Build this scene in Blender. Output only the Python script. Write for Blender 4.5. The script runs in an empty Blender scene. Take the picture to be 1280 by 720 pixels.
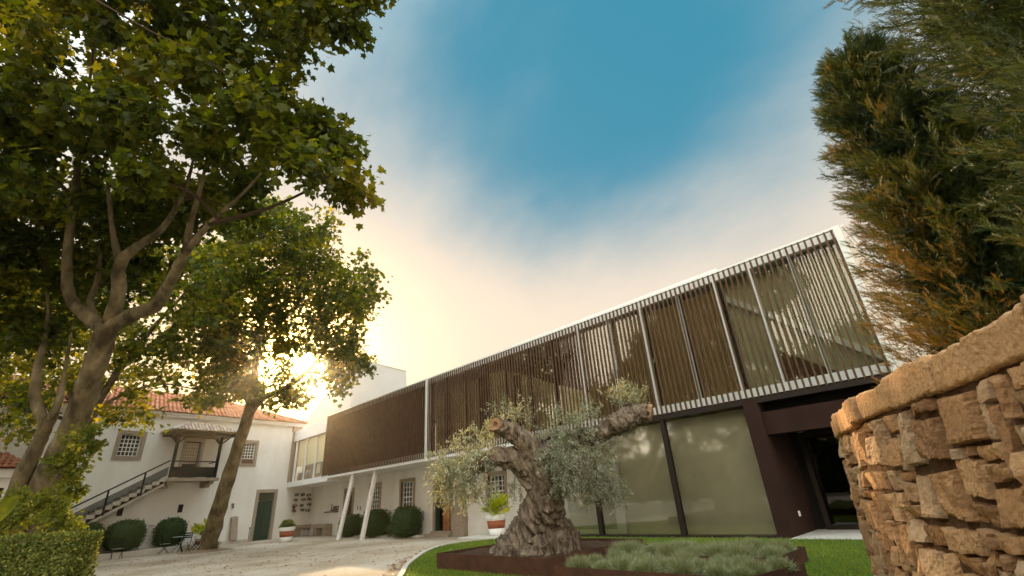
import bpy, math, random
import numpy as np
from mathutils import Vector, Matrix, noise
R = math.radians
C = bpy.context.scene.collection
rng = np.random.default_rng(7)
random.seed(7)

# ------------------------------------------------------------------ camera
CAMZ = 1.3
FPX = 571.0                      # focal length in pixels of a 1280 wide frame (16 mm)
RW = np.array([[0.69351015, 0.34070507, 0.63479424],
               [0.71758063, -0.24814401, -0.65077076],
               [-0.06420051, 0.90683218, -0.41657375]])   # camera axes -> world
cam = bpy.data.cameras.new('camera')
cam.sensor_width = 36
cam.lens = FPX / 1280 * 36
cam.clip_start = 0.05
cam.clip_end = 3000
cam.dof.use_dof = True
cam.dof.focus_distance = 14
cam.dof.aperture_fstop = 4.5
co = bpy.data.objects.new('camera', cam)
C.objects.link(co)
m4 = Matrix.Identity(4)
for i in range(3):
    for j in range(3):
        m4[i][j] = RW[i][j]
m4.translation = (0, 0, CAMZ)
co.matrix_world = m4
bpy.context.scene.camera = co

def at(px, py, dep):
    """world point seen at a pixel of the 1280x720 photograph, `dep` metres along the view axis"""
    r = np.array([px - 640.0, -(py - 360.0), -FPX]) / FPX * dep
    return RW @ r + np.array([0, 0, CAMZ])

# ------------------------------------------------------------------ world, sun, exposure
SUN_EL, SUN_AZ = 16.8, 161.8        # azimuth measured from +X towards +Y
sd = Vector((math.cos(R(SUN_EL)) * math.cos(R(SUN_AZ)), math.cos(R(SUN_EL)) * math.sin(R(SUN_AZ)), math.sin(R(SUN_EL))))
w = bpy.data.worlds.new("World")
bpy.context.scene.world = w
w.use_nodes = True
wt = w.node_tree
wt.nodes.clear()
def wn(t, **k):
    n = wt.nodes.new(t)
    for a, b in k.items():
        setattr(n, a, b)
    return n
wl = wt.links.new
wout = wn('ShaderNodeOutputWorld')
bg = wn('ShaderNodeBackground')
wl(bg.outputs[0], wout.inputs[0])
sky = wn('ShaderNodeTexSky', sky_type='NISHITA', sun_disc=False)
sky.sun_elevation = R(SUN_EL)
sky.sun_rotation = R(90 - SUN_AZ)
sky.altitude = 100
sky.air_density = 1.0
sky.dust_density = 1.6
sky.ozone_density = 2.0
SKY_STRENGTH = 0.10
tc = wn('ShaderNodeTexCoord')
nrm = wn('ShaderNodeVectorMath', operation='NORMALIZE')
wl(tc.outputs['Generated'], nrm.inputs[0])
def vdot(vec):
    n = wn('ShaderNodeVectorMath', operation='DOT_PRODUCT')
    wl(nrm.outputs[0], n.inputs[0])
    n.inputs[1].default_value = vec
    return n.outputs['Value']
def wmath(op, a, b=None, c=None, clamp=False):
    n = wn('ShaderNodeMath', operation=op, use_clamp=clamp)
    for i, v in enumerate((a, b, c)):
        if v is None: continue
        if isinstance(v, (int, float)): n.inputs[i].default_value = v
        else: wl(v, n.inputs[i])
    return n.outputs[0]
def wmix(f, a, b):
    n = wn('ShaderNodeMix', data_type='RGBA')
    for s, v in ((n.inputs[0], f), (n.inputs[6], a), (n.inputs[7], b)):
        if isinstance(v, (int, float)): s.default_value = v
        elif isinstance(v, tuple): s.default_value = (*v, 1)
        else: wl(v, s)
    return n.outputs[2]
skc = wn('ShaderNodeVectorMath', operation='SCALE')
wl(sky.outputs[0], skc.inputs[0])
skc.inputs['Scale'].default_value = SKY_STRENGTH
# thin high cloud: a veil that leaves one clear blue opening overhead
cmap = wn('ShaderNodeMapping')
wl(nrm.outputs[0], cmap.inputs[0])
cmap.inputs['Rotation'].default_value = (0.2, 0.3, 1.9)
cmap.inputs['Scale'].default_value = (1.0, 2.4, 2.0)
nz = wn('ShaderNodeTexNoise')
wl(cmap.outputs[0], nz.inputs['Vector'])
nz.inputs['Scale'].default_value = 1.5
nz.inputs['Detail'].default_value = 6
nz.inputs['Roughness'].default_value = 0.55
bd = Vector((-0.26, 0.53, 0.81)).normalized()
blue = vdot(bd)
wmap = wn('ShaderNodeMapping')
wl(nrm.outputs[0], wmap.inputs[0])
wmap.inputs['Rotation'].default_value = (0.5, 0.2, 0.9)
wmap.inputs['Scale'].default_value = (2.2, 9.0, 6.0)
nw = wn('ShaderNodeTexNoise')
wl(wmap.outputs[0], nw.inputs['Vector'])
nw.inputs['Scale'].default_value = 1.1
nw.inputs['Detail'].default_value = 8
nw.inputs['Roughness'].default_value = 0.6
bl1 = wmath('ADD', blue, wmath('MULTIPLY', wmath('SUBTRACT', nz.outputs[0], 0.5), 0.16))
bl2 = wmath('ADD', bl1, wmath('MULTIPLY', wmath('SUBTRACT', nw.outputs[0], 0.5), 0.055))
mr = wn('ShaderNodeMapRange', interpolation_type='SMOOTHSTEP')
wl(bl2, mr.inputs[0])
mr.inputs[1].default_value = 0.815
mr.inputs[2].default_value = 0.995
mr.inputs[3].default_value = 1.0
mr.inputs[4].default_value = 0.05
veil_amt = mr.outputs[0]
up = vdot((0, 0, 1))
hz = wn('ShaderNodeMapRange', interpolation_type='SMOOTHSTEP')
wl(up, hz.inputs[0])
hz.inputs[1].default_value = 0.28
hz.inputs[2].default_value = 0.80
veil = wmix(hz.outputs[0], (0.98, 0.83, 0.67), (0.54, 0.62, 0.65))
clear = wmix(0.95, skc.outputs[0], (0.014, 0.158, 0.240))
# sky behind the camera brightened as added fill light
rear_fill = wn('ShaderNodeMapRange', interpolation_type='SMOOTHSTEP')
wl(vdot(tuple(Vector((0.35, -0.80, 0.62)).normalized())), rear_fill.inputs[0])
rear_fill.inputs[1].default_value = 0.0
rear_fill.inputs[2].default_value = 0.75
rear_fill.inputs[3].default_value = 0.545
rear_fill.inputs[4].default_value = 3.0
vsc = wn('ShaderNodeVectorMath', operation='SCALE')
wl(veil, vsc.inputs[0])
wl(rear_fill.outputs[0], vsc.inputs['Scale'])
col = wmix(veil_amt, clear, vsc.outputs[0])
# aureole round the low sun
sdot = wmath('MAXIMUM', vdot(tuple(sd)), 0.0)
a1 = wmath('MULTIPLY', wmath('POWER', sdot, 300.0), 11.0)
a0 = wmath('MULTIPLY', wmath('POWER', sdot, 5000.0), 60.0)
a2 = wmath('MULTIPLY', wmath('POWER', sdot, 70.0), 1.3)
a3 = wmath('MULTIPLY', wmath('POWER', sdot, 9.0), 0.10)
asum = wmath('ADD', wmath('ADD', a1, a2), wmath('ADD', a3, a0))
acol = wn('ShaderNodeVectorMath', operation='SCALE')
acol.inputs[0].default_value = (1.0, 0.53, 0.11)
wl(asum, acol.inputs['Scale'])
fin = wn('ShaderNodeVectorMath', operation='ADD')
wl(col, fin.inputs[0])
wl(acol.outputs[0], fin.inputs[1])
wl(fin.outputs[0], bg.inputs[0])
bg.inputs[1].default_value = 1.0

sun = bpy.data.lights.new('sun', 'SUN')
sun.energy = 5.0
sun.angle = R(0.6)
sun.color = (1.0, 0.72, 0.42)
so = bpy.data.objects.new('sun', sun)
C.objects.link(so)
so.rotation_euler = sd.to_track_quat('Z', 'Y').to_euler()
so.location = (-40, 10, 30)
vs = bpy.context.scene.view_settings
vs.view_transform = 'Standard'
vs.look = 'None'
vs.exposure = 0.85
vs.gamma = 1
try:
    bpy.context.scene.cycles.max_bounces = 10
    bpy.context.scene.cycles.transparent_max_bounces = 12
    bpy.context.scene.cycles.use_denoising = True
except Exception:
    pass

# ------------------------------------------------------------------ materials
def newmat(name):
    m = bpy.data.materials.new(name)
    m.use_nodes = True
    nt = m.node_tree
    return m, nt, nt.nodes['Principled BSDF']

def pbr(name, c, rough=.8, var=.25, scale=4., bump=.15, bscale=60., spec=.3, metal=0., c2=None, stretch=(1, 1, 1), detail=6):
    m, nt, b = newmat(name)
    N, L = nt.nodes, nt.links.new
    t = N.new('ShaderNodeTexCoord')
    mp = N.new('ShaderNodeMapping')
    mp.inputs['Scale'].default_value = stretch
    L(t.outputs['Object'], mp.inputs[0])
    n1 = N.new('ShaderNodeTexNoise')
    n1.inputs['Scale'].default_value = scale
    n1.inputs['Detail'].default_value = detail
    n1.inputs['Roughness'].default_value = .62
    L(mp.outputs[0], n1.inputs['Vector'])
    r = N.new('ShaderNodeValToRGB')
    a = c2 if c2 else tuple(x * (1 - var) for x in c)
    r.color_ramp.elements[0].position = .32
    r.color_ramp.elements[1].position = .68
    r.color_ramp.elements[0].color = (*a, 1)
    r.color_ramp.elements[1].color = (*c, 1)
    L(n1.outputs[0], r.inputs[0])
    L(r.outputs[0], b.inputs['Base Color'])
    b.inputs['Roughness'].default_value = rough
    b.inputs['Specular IOR Level'].default_value = spec
    b.inputs['Metallic'].default_value = metal
    if bump:
        n2 = N.new('ShaderNodeTexNoise')
        n2.inputs['Scale'].default_value = bscale
        n2.inputs['Detail'].default_value = 5
        L(mp.outputs[0], n2.inputs['Vector'])
        bp = N.new('ShaderNodeBump')
        bp.inputs['Strength'].default_value = bump
        bp.inputs['Distance'].default_value = .02
        L(n2.outputs[0], bp.inputs['Height'])
        L(bp.outputs[0], b.inputs['Normal'])
    return m

def leafmat(name, cols, trans=.35, rough=.55, spec=.25):
    """foliage: per-leaf tint attribute -> colour ramp, part of the light passes through"""
    m, nt, b = newmat(name)
    N, L = nt.nodes, nt.links.new
    a = N.new('ShaderNodeAttribute')
    a.attribute_name = 'tint'
    r = N.new('ShaderNodeValToRGB')
    e = r.color_ramp.elements
    e[0].position = 0
    e[0].color = (*cols[0], 1)
    e[1].position = 1
    e[1].color = (*cols[-1], 1)
    for i, c in enumerate(cols[1:-1]):
        x = e.new((i + 1) / (len(cols) - 1))
        x.color = (*c, 1)
    L(a.outputs['Fac'], r.inputs[0])
    L(r.outputs[0], b.inputs['Base Color'])
    b.inputs['Roughness'].default_value = rough
    b.inputs['Specular IOR Level'].default_value = spec
    if trans:
        tr = N.new('ShaderNodeBsdfTranslucent')
        g = N.new('ShaderNodeMix')
        g.data_type = 'RGBA'
        g.blend_type = 'MULTIPLY'
        g.inputs[0].default_value = 1
        L(r.outputs[0], g.inputs[6])
        g.inputs[7].default_value = (2.6, 2.1, .6, 1)
        L(g.outputs[2], tr.inputs[0])
        mx = N.new('ShaderNodeMixShader')
        mx.inputs[0].default_value = trans
        L(b.outputs[0], mx.inputs[1])
        L(tr.outputs[0], mx.inputs[2])
        L(mx.outputs[0], N['Material Output'].inputs[0])
    return m

def glassmat(name, tint=(.9, .92, .88), refl=1.0, rough=.01, base=.06):
    m, nt, b = newmat(name)
    N, L = nt.nodes, nt.links.new
    N.remove(b)
    tr = N.new('ShaderNodeBsdfTransparent')
    tr.inputs[0].default_value = (*tint, 1)
    gl = N.new('ShaderNodeBsdfGlossy')
    gl.inputs['Roughness'].default_value = rough
    gl.inputs[0].default_value = (.95, .97, .95, 1)
    fr = N.new('ShaderNodeFresnel')
    fr.inputs[0].default_value = 1.5
    mu = N.new('ShaderNodeMath')
    mu.operation = 'MULTIPLY_ADD'
    mu.use_clamp = True
    L(fr.outputs[0], mu.inputs[0])
    mu.inputs[1].default_value = refl
    mu.inputs[2].default_value = base
    mx = N.new('ShaderNodeMixShader')
    L(mu.outputs[0], mx.inputs[0])
    L(tr.outputs[0], mx.inputs[1])
    L(gl.outputs[0], mx.inputs[2])
    L(mx.outputs[0], N['Material Output'].inputs[0])
    return m

def tintmat(name, cols, rough=.85, scale=6., bump=.5, bscale=30., mixf=.5, spec=.2, stretch=(1, 1, 1)):
    """per-piece tint attribute plus noise (stones, tiles, bark)"""
    m = pbr(name, cols[0], rough, .4, scale, bump, bscale, spec, stretch=stretch)
    nt = m.node_tree
    N, L = nt.nodes, nt.links.new
    b = N['Principled BSDF']
    src = b.inputs['Base Color'].links[0].from_socket
    a = N.new('ShaderNodeAttribute')
    a.attribute_name = 'tint'
    r = N.new('ShaderNodeValToRGB')
    e = r.color_ramp.elements
    e[0].position, e[1].position = 0, 1
    e[0].color, e[1].color = (*cols[0], 1), (*cols[-1], 1)
    for i, c in enumerate(cols[1:-1]):
        e.new((i + 1) / (len(cols) - 1)).color = (*c, 1)
    L(a.outputs['Fac'], r.inputs[0])
    mx = N.new('ShaderNodeMix')
    mx.data_type = 'RGBA'
    mx.inputs[0].default_value = mixf
    L(r.outputs[0], mx.inputs[6])
    mul = N.new('ShaderNodeMix')
    mul.data_type = 'RGBA'
    mul.blend_type = 'OVERLAY'
    mul.inputs[0].default_value = .55
    L(r.outputs[0], mul.inputs[6])
    n3 = N.new('ShaderNodeTexNoise')
    n3.inputs['Scale'].default_value = scale * 3.1
    n3.inputs['Detail'].default_value = 8
    n3.inputs['Roughness'].default_value = .7
    tcn = N.new('ShaderNodeTexCoord')
    L(tcn.outputs['Object'], n3.inputs['Vector'])
    L(n3.outputs[0], mul.inputs[7])
    L(mul.outputs[2], mx.inputs[6])
    L(src, mx.inputs[7])
    mx.inputs[0].default_value = 1 - mixf
    L(mx.outputs[2], b.inputs['Base Color'])
    return m

M = {}
M['plaster'] = pbr('white_plaster', (.81, .79, .74), .9, .10, .9, .15, 25, .2, c2=(.68, .65, .585), stretch=(1, 1, .45), detail=9)
M['white'] = pbr('white_paint', (.74, .73, .70), .6, .06, 2, .03, 40)
M['block_white'] = pbr('grey_white_render', (.40, .41, .40), .85, .06, 1, .03, 30)
M['white_metal'] = pbr('white_coated_metal', (.62, .64, .60), .45, .08, 3, .02, 40)
M['stone_trim'] = pbr('granite_trim', (.36, .30, .23), .85, .3, 9, .3, 60, c2=(.26, .205, .15))
M['stone_pale'] = pbr('pale_stone', (.45, .41, .34), .85, .2, 6, .25, 50)
M['slat'] = pbr('brown_slat', (.112, .064, .037), .7, .35, 2.5, .05, 40, .10, c2=(.065, .037, .021))
M['dark_metal'] = pbr('dark_bronze_metal', (.026, .019, .015), .6, .2, 4, .03, 50, .12)
M['corten'] = pbr('weathered_steel', (.095, .040, .020), .75, .5, 3.2, .15, 70, .25, c2=(.045, .020, .013))
M['corten_clad'] = pbr('brown_steel_cladding', (.036, .019, .014), .8, .30, 1.6, .06, 60, .10)
M['green_paint'] = pbr('dark_green_paint', (.012, .045, .030), .45, .25, 4, .05, 30, .4)
M['black_green'] = pbr('black_green_paint', (.008, .014, .012), .6, .2, 4, .04, 30, .10)
M['dark_pane'] = pbr('dark_window_glass', (.030, .030, .027), .08, .3, 2, 0, 1, .6)
M['warm_pane'] = pbr('pane_with_curtain', (.52, .40, .27), .15, .5, 3, 0, 1, .5, c2=(.26, .17, .09))
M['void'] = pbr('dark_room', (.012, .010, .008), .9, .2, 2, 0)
M['wood'] = pbr('warm_wood', (.52, .25, .09), .5, .3, 2.2, .05, 30, c2=(.27, .115, .04))
M['brown_wood'] = pbr('brown_wood', (.10, .045, .02), .6, .3, 3, .05, 30)
M['curtain'] = pbr('olive_roller_blind', (.64, .62, .49), .8, .30, .45, 0, 1, .15)  # patchy tone painted in for cloudy reflections in the glass
M['cream'] = pbr('cream_reflection', (.86, .74, .48), .8, .10, .9, 0, 1, .15)
M['brown_blind'] = pbr('brown_blind', (.25, .18, .085), .85, .2, .8, 0, 1, .15)
M['greenish'] = pbr('pale_greenish_blind', (.44, .43, .30), .8, .18, .7, 0, 1, .15)
M['floor_in'] = pbr('interior_floor', (.40, .37, .27), .4, .1, 2, 0, 1)
M['concrete'] = pbr('pale_concrete', (.50, .47, .40), .85, .2, 4, .15, 60)
M['gravel'] = pbr('pale_gravel', (.64, .57, .465), .95, .3, 26, .8, 120, .1, c2=(.40, .335, .25))
M['soil'] = pbr('bark_mulch', (.085, .052, .032), .95, .5, 24, .9, 60, .1, c2=(.035, .022, .014))
M['lawn'] = pbr('lawn_soil', (.075, .12, .018), .95, .4, 9, .6, 90, .1, c2=(.045, .075, .012))
M['earth'] = pbr('dry_earth', (.30, .225, .15), .95, .4, 9, .6, 60, .1, c2=(.17, .12, .075))
M['terracotta'] = pbr('terracotta', (.34, .105, .050), .8, .3, 8, .1, 50)
M['tile'] = tintmat('roof_tiles', [(.30, .10, .05), (.42, .17, .09), (.50, .27, .17)], .85, 5, .3, 30, .7)
M['pale_tile'] = tintmat('lichened_roof_tiles', [(.30, .22, .17), (.46, .38, .31), (.52, .46, .40)], .9, 6, .3, 30, .7)
M['wallstone'] = tintmat('rubble_stone', [(.24, .128, .062), (.43, .24, .11), (.58, .35, .17), (.36, .205, .105), (.50, .36, .215)], .9, 9, .9, 34, .72, .12)
M['wallcore'] = pbr('dark_joints', (.11, .065, .036), .95, .5, 12, .6, 50, .05)
M['plane_leaf'] = leafmat('plane_leaves', [(.020, .034, .003), (.046, .068, .004), (.090, .108, .007), (.17, .155, .012)], .48)
M['sunglow_leaf'] = leafmat('sunglow_plane_leaves', [(.018, .034, .003), (.042, .064, .004), (.085, .105, .006), (.19, .17, .010)], .55)  # plane leaf copy with the low sun's golden glow put into its colours
M['dry_leaf'] = leafmat('fallen_leaves', [(.20, .075, .03), (.30, .14, .05), (.35, .22, .09)], .1)
M['hedge'] = leafmat('hedge_leaves', [(.04, .062, .012), (.085, .11, .02), (.17, .185, .035), (.27, .25, .06)], .25)
M['topiary'] = leafmat('box_leaves', [(.016, .040, .010), (.036, .076, .016), (.075, .12, .026)], .2)
M['shrub'] = leafmat('shrub_leaves', [(.06, .085, .012), (.13, .16, .02), (.22, .23, .03)], .35)
M['olive_leaf'] = leafmat('olive_leaves', [(.11, .135, .085), (.19, .22, .155), (.28, .31, .24), (.38, .40, .32)], .22)
M['lavender'] = leafmat('lavender_leaves', [(.07, .10, .045), (.15, .19, .095), (.25, .28, .16), (.27, .225, .16)], .2)
M['pot_leaf'] = leafmat('pot_leaves', [(.14, .20, .02), (.28, .34, .03), (.45, .42, .04)], .35)
M['dark_plant'] = leafmat('dark_leaves', [(.03, .035, .02), (.06, .055, .03), (.10, .05, .035)], .2)
M['cypress'] = leafmat('cypress_sprays', [(.010, .021, .006), (.023, .041, .010), (.056, .076, .015), (.15, .105, .028), (.27, .165, .052)], .2)
M['grass'] = leafmat('grass_blades', [(.07, .13, .014), (.13, .20, .02), (.21, .25, .03)], .3)
M['olive_bark'] = pbr('olive_bark', (.32, .255, .185), .95, .5, 9, 1.0, 30, .1, c2=(.045, .031, .020), stretch=(1, 1, .22), detail=10)
_ob = M['olive_bark'].node_tree.nodes
[n for n in _ob if n.type == 'BUMP'][0].inputs['Distance'].default_value = .06
M['cut_wood'] = pbr('sawn_wood', (.34, .20, .10), .85, .5, 9, .4, 40, c2=(.17, .09, .042))
M['glass'] = glassmat('clear_glass', (.95, .96, .91), .7, .015, .02)
M['link_glass'] = glassmat('link_glass', (.97, .97, .94), .30, .02, .01)
M['ground_glass'] = glassmat('tinted_glass', (.96, .96, .93), 1.2, .05, .05)
M['door_glass'] = glassmat('dark_door_glass', (.45, .46, .42), .9, .01, .02)
M['teal_roof'] = pbr('pale_teal_roof', (.34, .47, .44), .5, .15, 2, 0, 1)
M['grey_metal'] = pbr('grey_metal', (.16, .16, .15), .4, .2, 6, .02, 40, .5)
M['table_top'] = pbr('pale_table_top', (.34, .37, .33), .35, .2, 5, .02, 40, .5)

def plane_bark():
    m, nt, b = newmat('plane_tree_bark')
    N, L = nt.nodes, nt.links.new
    t = N.new('ShaderNodeTexCoord')
    mp = N.new('ShaderNodeMapping')
    mp.inputs['Scale'].default_value = (1, 1, .45)
    L(t.outputs['Object'], mp.inputs[0])
    n1 = N.new('ShaderNodeTexNoise')
    n1.inputs['Scale'].default_value = 3.2
    n1.inputs['Detail'].default_value = 7
    n1.inputs['Roughness'].default_value = .6
    L(mp.outputs[0], n1.inputs['Vector'])
    r = N.new('ShaderNodeValToRGB')
    r.color_ramp.interpolation = 'LINEAR'
    e = r.color_ramp.elements
    e[0].position, e[0].color = .30, (.040, .030, .015, 1)
    e[1].position, e[1].color = .66, (.22, .175, .10, 1)
    for p, c in ((.42, (.068, .052, .026, 1)), (.47, (.11, .088, .046, 1)), (.56, (.145, .115, .062, 1))):
        x = e.new(p)
        x.color = c
    L(n1.outputs[0], r.inputs[0])
    L(r.outputs[0], b.inputs['Base Color'])
    b.inputs['Roughness'].default_value = .85
    b.inputs['Specular IOR Level'].default_value = .2
    n2 = N.new('ShaderNodeTexNoise')
    n2.inputs['Scale'].default_value = 22
    n2.inputs['Detail'].default_value = 6
    L(mp.outputs[0], n2.inputs['Vector'])
    ad = N.new('ShaderNodeMath')
    ad.operation = 'MULTIPLY_ADD'
    L(n1.outputs[0], ad.inputs[0])
    ad.inputs[1].default_value = 2
    L(n2.outputs[0], ad.inputs[2])
    bp = N.new('ShaderNodeBump')
    bp.inputs['Strength'].default_value = .6
    bp.inputs['Distance'].default_value = .03
    L(ad.outputs[0], bp.inputs['Height'])
    L(bp.outputs[0], b.inputs['Normal'])
    return m
M['plane_bark'] = plane_bark()
M['twig'] = pbr('dark_twig_bark', (.075, .052, .03), .9, .4, 6, .3, 40, .1)

# ------------------------------------------------------------------ building helpers
def link(o, parent=None):
    C.objects.link(o)
    if parent is not None:
        o.parent = parent
    return o

def tag(o, label=None, cat=None, group=None, kind=None):
    for k, v in (('label', label), ('category', cat), ('group', group), ('kind', kind)):
        if v: o[k] = v
    return o

def empty(name, loc=(0, 0, 0), rz=0., label=None, cat=None, group=None, kind=None):
    o = bpy.data.objects.new(name, None)
    o.empty_display_size = .3
    o.location = loc
    o.rotation_euler = (0, 0, rz)
    link(o)
    return tag(o, label, cat, group, kind)

class MB:
    def __init__(s):
        s.v, s.f, s.t = [], [], []
        s.tint = None
    def add(s, v, f):
        n = len(s.v)
        s.v += [tuple(map(float, p)) for p in v]
        s.f += [tuple(i + n for i in q) for q in f]
        return s
    def box(s, x0, x1, y0, y1, z0, z1):
        v = [(x0, y0, z0), (x1, y0, z0), (x1, y1, z0), (x0, y1, z0), (x0, y0, z1), (x1, y0, z1), (x1, y1, z1), (x0, y1, z1)]
        return s.add(v, [(0, 3, 2, 1), (4, 5, 6, 7), (0, 1, 5, 4), (1, 2, 6, 5), (2, 3, 7, 6), (3, 0, 4, 7)])
    def quad(s, a, b, c, d):
        return s.add([a, b, c, d], [(0, 1, 2, 3)])
    def prism(s, poly, y0, y1):
        """polygon in (x, z), counter-clockwise seen from -y, extruded from y0 to y1"""
        n = len(poly)
        v = [(x, y0, z) for x, z in poly] + [(x, y1, z) for x, z in poly]
        f = [tuple(range(n)), tuple(range(2 * n - 1, n - 1, -1))]
        f += [(i, i + n, (i + 1) % n + n, (i + 1) % n) for i in range(n)]
        return s.add(v, f)
    def slab(s, poly, z0, z1):
        n = len(poly)
        v = [(x, y, z0) for x, y in poly] + [(x, y, z1) for x, y in poly]
        f = [tuple(range(n - 1, -1, -1)), tuple(range(n, 2 * n))]
        f += [(i, (i + 1) % n, (i + 1) % n + n, i + n) for i in range(n)]
        return s.add(v, f)
    def bar(s, a, b, w, h=None):
        """square-section bar between two points"""
        a, b = Vector(a), Vector(b)
        h = h or w
        d = (b - a).normalized()
        u = d.cross(Vector((0, 0, 1)))
        if u.length < 1e-3: u = Vector((1, 0, 0))
        u.normalize()
        n = u.cross(d).normalized()
        v = []
        for p in (a, b):
            for su, sn in ((-1, -1), (1, -1), (1, 1), (-1, 1)):
                v.append(p + u * su * w / 2 + n * sn * h / 2)
        return s.add(v, [(0, 1, 2, 3), (7, 6, 5, 4), (0, 4, 5, 1), (1, 5, 6, 2), (2, 6, 7, 3), (3, 7, 4, 0)])
    def tube(s, pts, rad, n=8, cap=True, wob=0.):
        P = [Vector(p) for p in pts]
        if not hasattr(rad, '__len__'): rad = [rad] * len(P)
        v, f = [], []
        u = None
        for i, p in enumerate(P):
            d = (P[min(i + 1, len(P) - 1)] - P[max(i - 1, 0)])
            if d.length < 1e-6: d = Vector((0, 0, 1))
            d.normalize()
            if u is None:
                u = d.cross(Vector((.31, .95, .05)))
                if u.length < .1: u = d.cross(Vector((1, 0, 0)))
            else:
                u = u - d * u.dot(d)
            u.normalize()
            q = d.cross(u)
            for k in range(n):
                a = 2 * math.pi * k / n
                r = rad[i]
                dirv = u * math.cos(a) + q * math.sin(a)
                if wob:
                    r *= 1 + wob * noise.noise((p + dirv * r) * 1.7 / max(.25, r * 2)) * 2
                v.append(p + dirv * r)
        for i in range(len(P) - 1):
            for k in range(n):
                a, b = i * n + k, i * n + (k + 1) % n
                f.append((a, b, b + n, a + n))
        if cap:
            f.append(tuple(range(n - 1, -1, -1)))
            f.append(tuple((len(P) - 1) * n + k for k in range(n)))
        return s.add(v, f)
    def lathe(s, prof, c=(0, 0, 0), n=24):
        v, f = [], []
        for r, z in prof:
            for k in range(n):
                a = 2 * math.pi * k / n
                v.append((c[0] + r * math.cos(a), c[1] + r * math.sin(a), c[2] + z))
        for i in range(len(prof) - 1):
            for k in range(n):
                a, b = i * n + k, i * n + (k + 1) % n
                f.append((a, b, b + n, a + n))
        f.append(tuple(range(n - 1, -1, -1)))
        f.append(tuple((len(prof) - 1) * n + k for k in range(n)))
        return s.add(v, f)
    def wall(s, x0, x1, z0, z1, holes, y=0., dep=.25):
        """wall face in the plane y, openings with reveals going back"""
        xs = sorted({x0, x1, *[h[0] for h in holes], *[h[1] for h in holes]})
        zs = sorted({z0, z1, *[h[2] for h in holes], *[h[3] for h in holes]})
        for i in range(len(xs) - 1):
            for j in range(len(zs) - 1):
                cx, cz = (xs[i] + xs[i + 1]) / 2, (zs[j] + zs[j + 1]) / 2
                if any(h[0] < cx < h[1] and h[2] < cz < h[3] for h in holes): continue
                s.quad((xs[i], y, zs[j]), (xs[i + 1], y, zs[j]), (xs[i + 1], y, zs[j + 1]), (xs[i], y, zs[j + 1]))
        for a, b, c, d in holes:
            e = y + dep
            s.quad((a, y, c), (a, y, d), (a, e, d), (a, e, c))
            s.quad((b, y, c), (b, e, c), (b, e, d), (b, y, d))
            s.quad((a, y, d), (b, y, d), (b, e, d), (a, e, d))
            s.quad((a, y, c), (a, e, c), (b, e, c), (b, y, c))
        return s
    def build(s, name, mat, parent=None, smooth=False, bevel=0.):
        me = bpy.data.meshes.new(name)
        me.from_pydata(s.v, [], s.f)
        me.materials.append(mat)
        if smooth:
            me.polygons.foreach_set('use_smooth', [True] * len(me.polygons))
        if s.tint is not None:
            at_ = me.attributes.new('tint', 'FLOAT', 'POINT')
            at_.data.foreach_set('value', np.asarray(s.tint, dtype=np.float32))
        me.update()
        o = bpy.data.objects.new(name, me)
        if bevel:
            b = o.modifiers.new('bevel', 'BEVEL')
            b.width = bevel
            b.segments = 2
            b.limit_method = 'ANGLE'
        return link(o, parent)

def npmesh(name, V, F, mat, parent=None, tint=None, smooth=False):
    """V (n,3); F list of (array of faces with equal corner count)"""
    me = bpy.data.meshes.new(name)
    me.vertices.add(len(V))
    me.vertices.foreach_set('co', np.asarray(V, np.float32).ravel())
    loops = np.concatenate([f.ravel() for f in F]).astype(np.int32)
    tot = np.concatenate([np.full(len(f), f.shape[1]) for f in F]).astype(np.int32)
    start = np.concatenate([[0], np.cumsum(tot)[:-1]]).astype(np.int32)
    me.loops.add(len(loops))
    me.loops.foreach_set('vertex_index', loops)
    me.polygons.add(len(tot))
    me.polygons.foreach_set('loop_start', start)
    me.polygons.foreach_set('loop_total', tot)
    if smooth:
        me.polygons.foreach_set('use_smooth', np.ones(len(tot), bool))
    me.materials.append(mat)
    if tint is not None:
        a = me.attributes.new('tint', 'FLOAT', 'POINT')
        a.data.foreach_set('value', np.asarray(tint, np.float32))
    me.update(calc_edges=True)
    return link(bpy.data.objects.new(name, me), parent)

def unit(a):
    return a / np.maximum(np.linalg.norm(a, axis=-1, keepdims=True), 1e-9)

def scatter(tv, tf, pos, axis, nor, size, tint):
    """copies of a template (x = width, y = along axis, z = normal) as one vertex / face array"""
    tv = np.asarray(tv, float)
    axis = unit(axis)
    side = unit(np.cross(axis, nor))
    nor = np.cross(side, axis)
    size = np.asarray(size).reshape(-1, 1, 1)
    V = pos[:, None, :] + size * (tv[None, :, 0:1] * side[:, None, :] + tv[None, :, 1:2] * axis[:, None, :] + tv[None, :, 2:3] * nor[:, None, :])
    n, k = len(pos), len(tv)
    off = (np.arange(n) * k)[:, None, None]
    F = []
    for grp in tf:
        g = np.asarray(grp)
        F.append((g[None] + off).reshape(-1, g.shape[1]))
    return V.reshape(-1, 3), F, np.repeat(tint, k)

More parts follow.
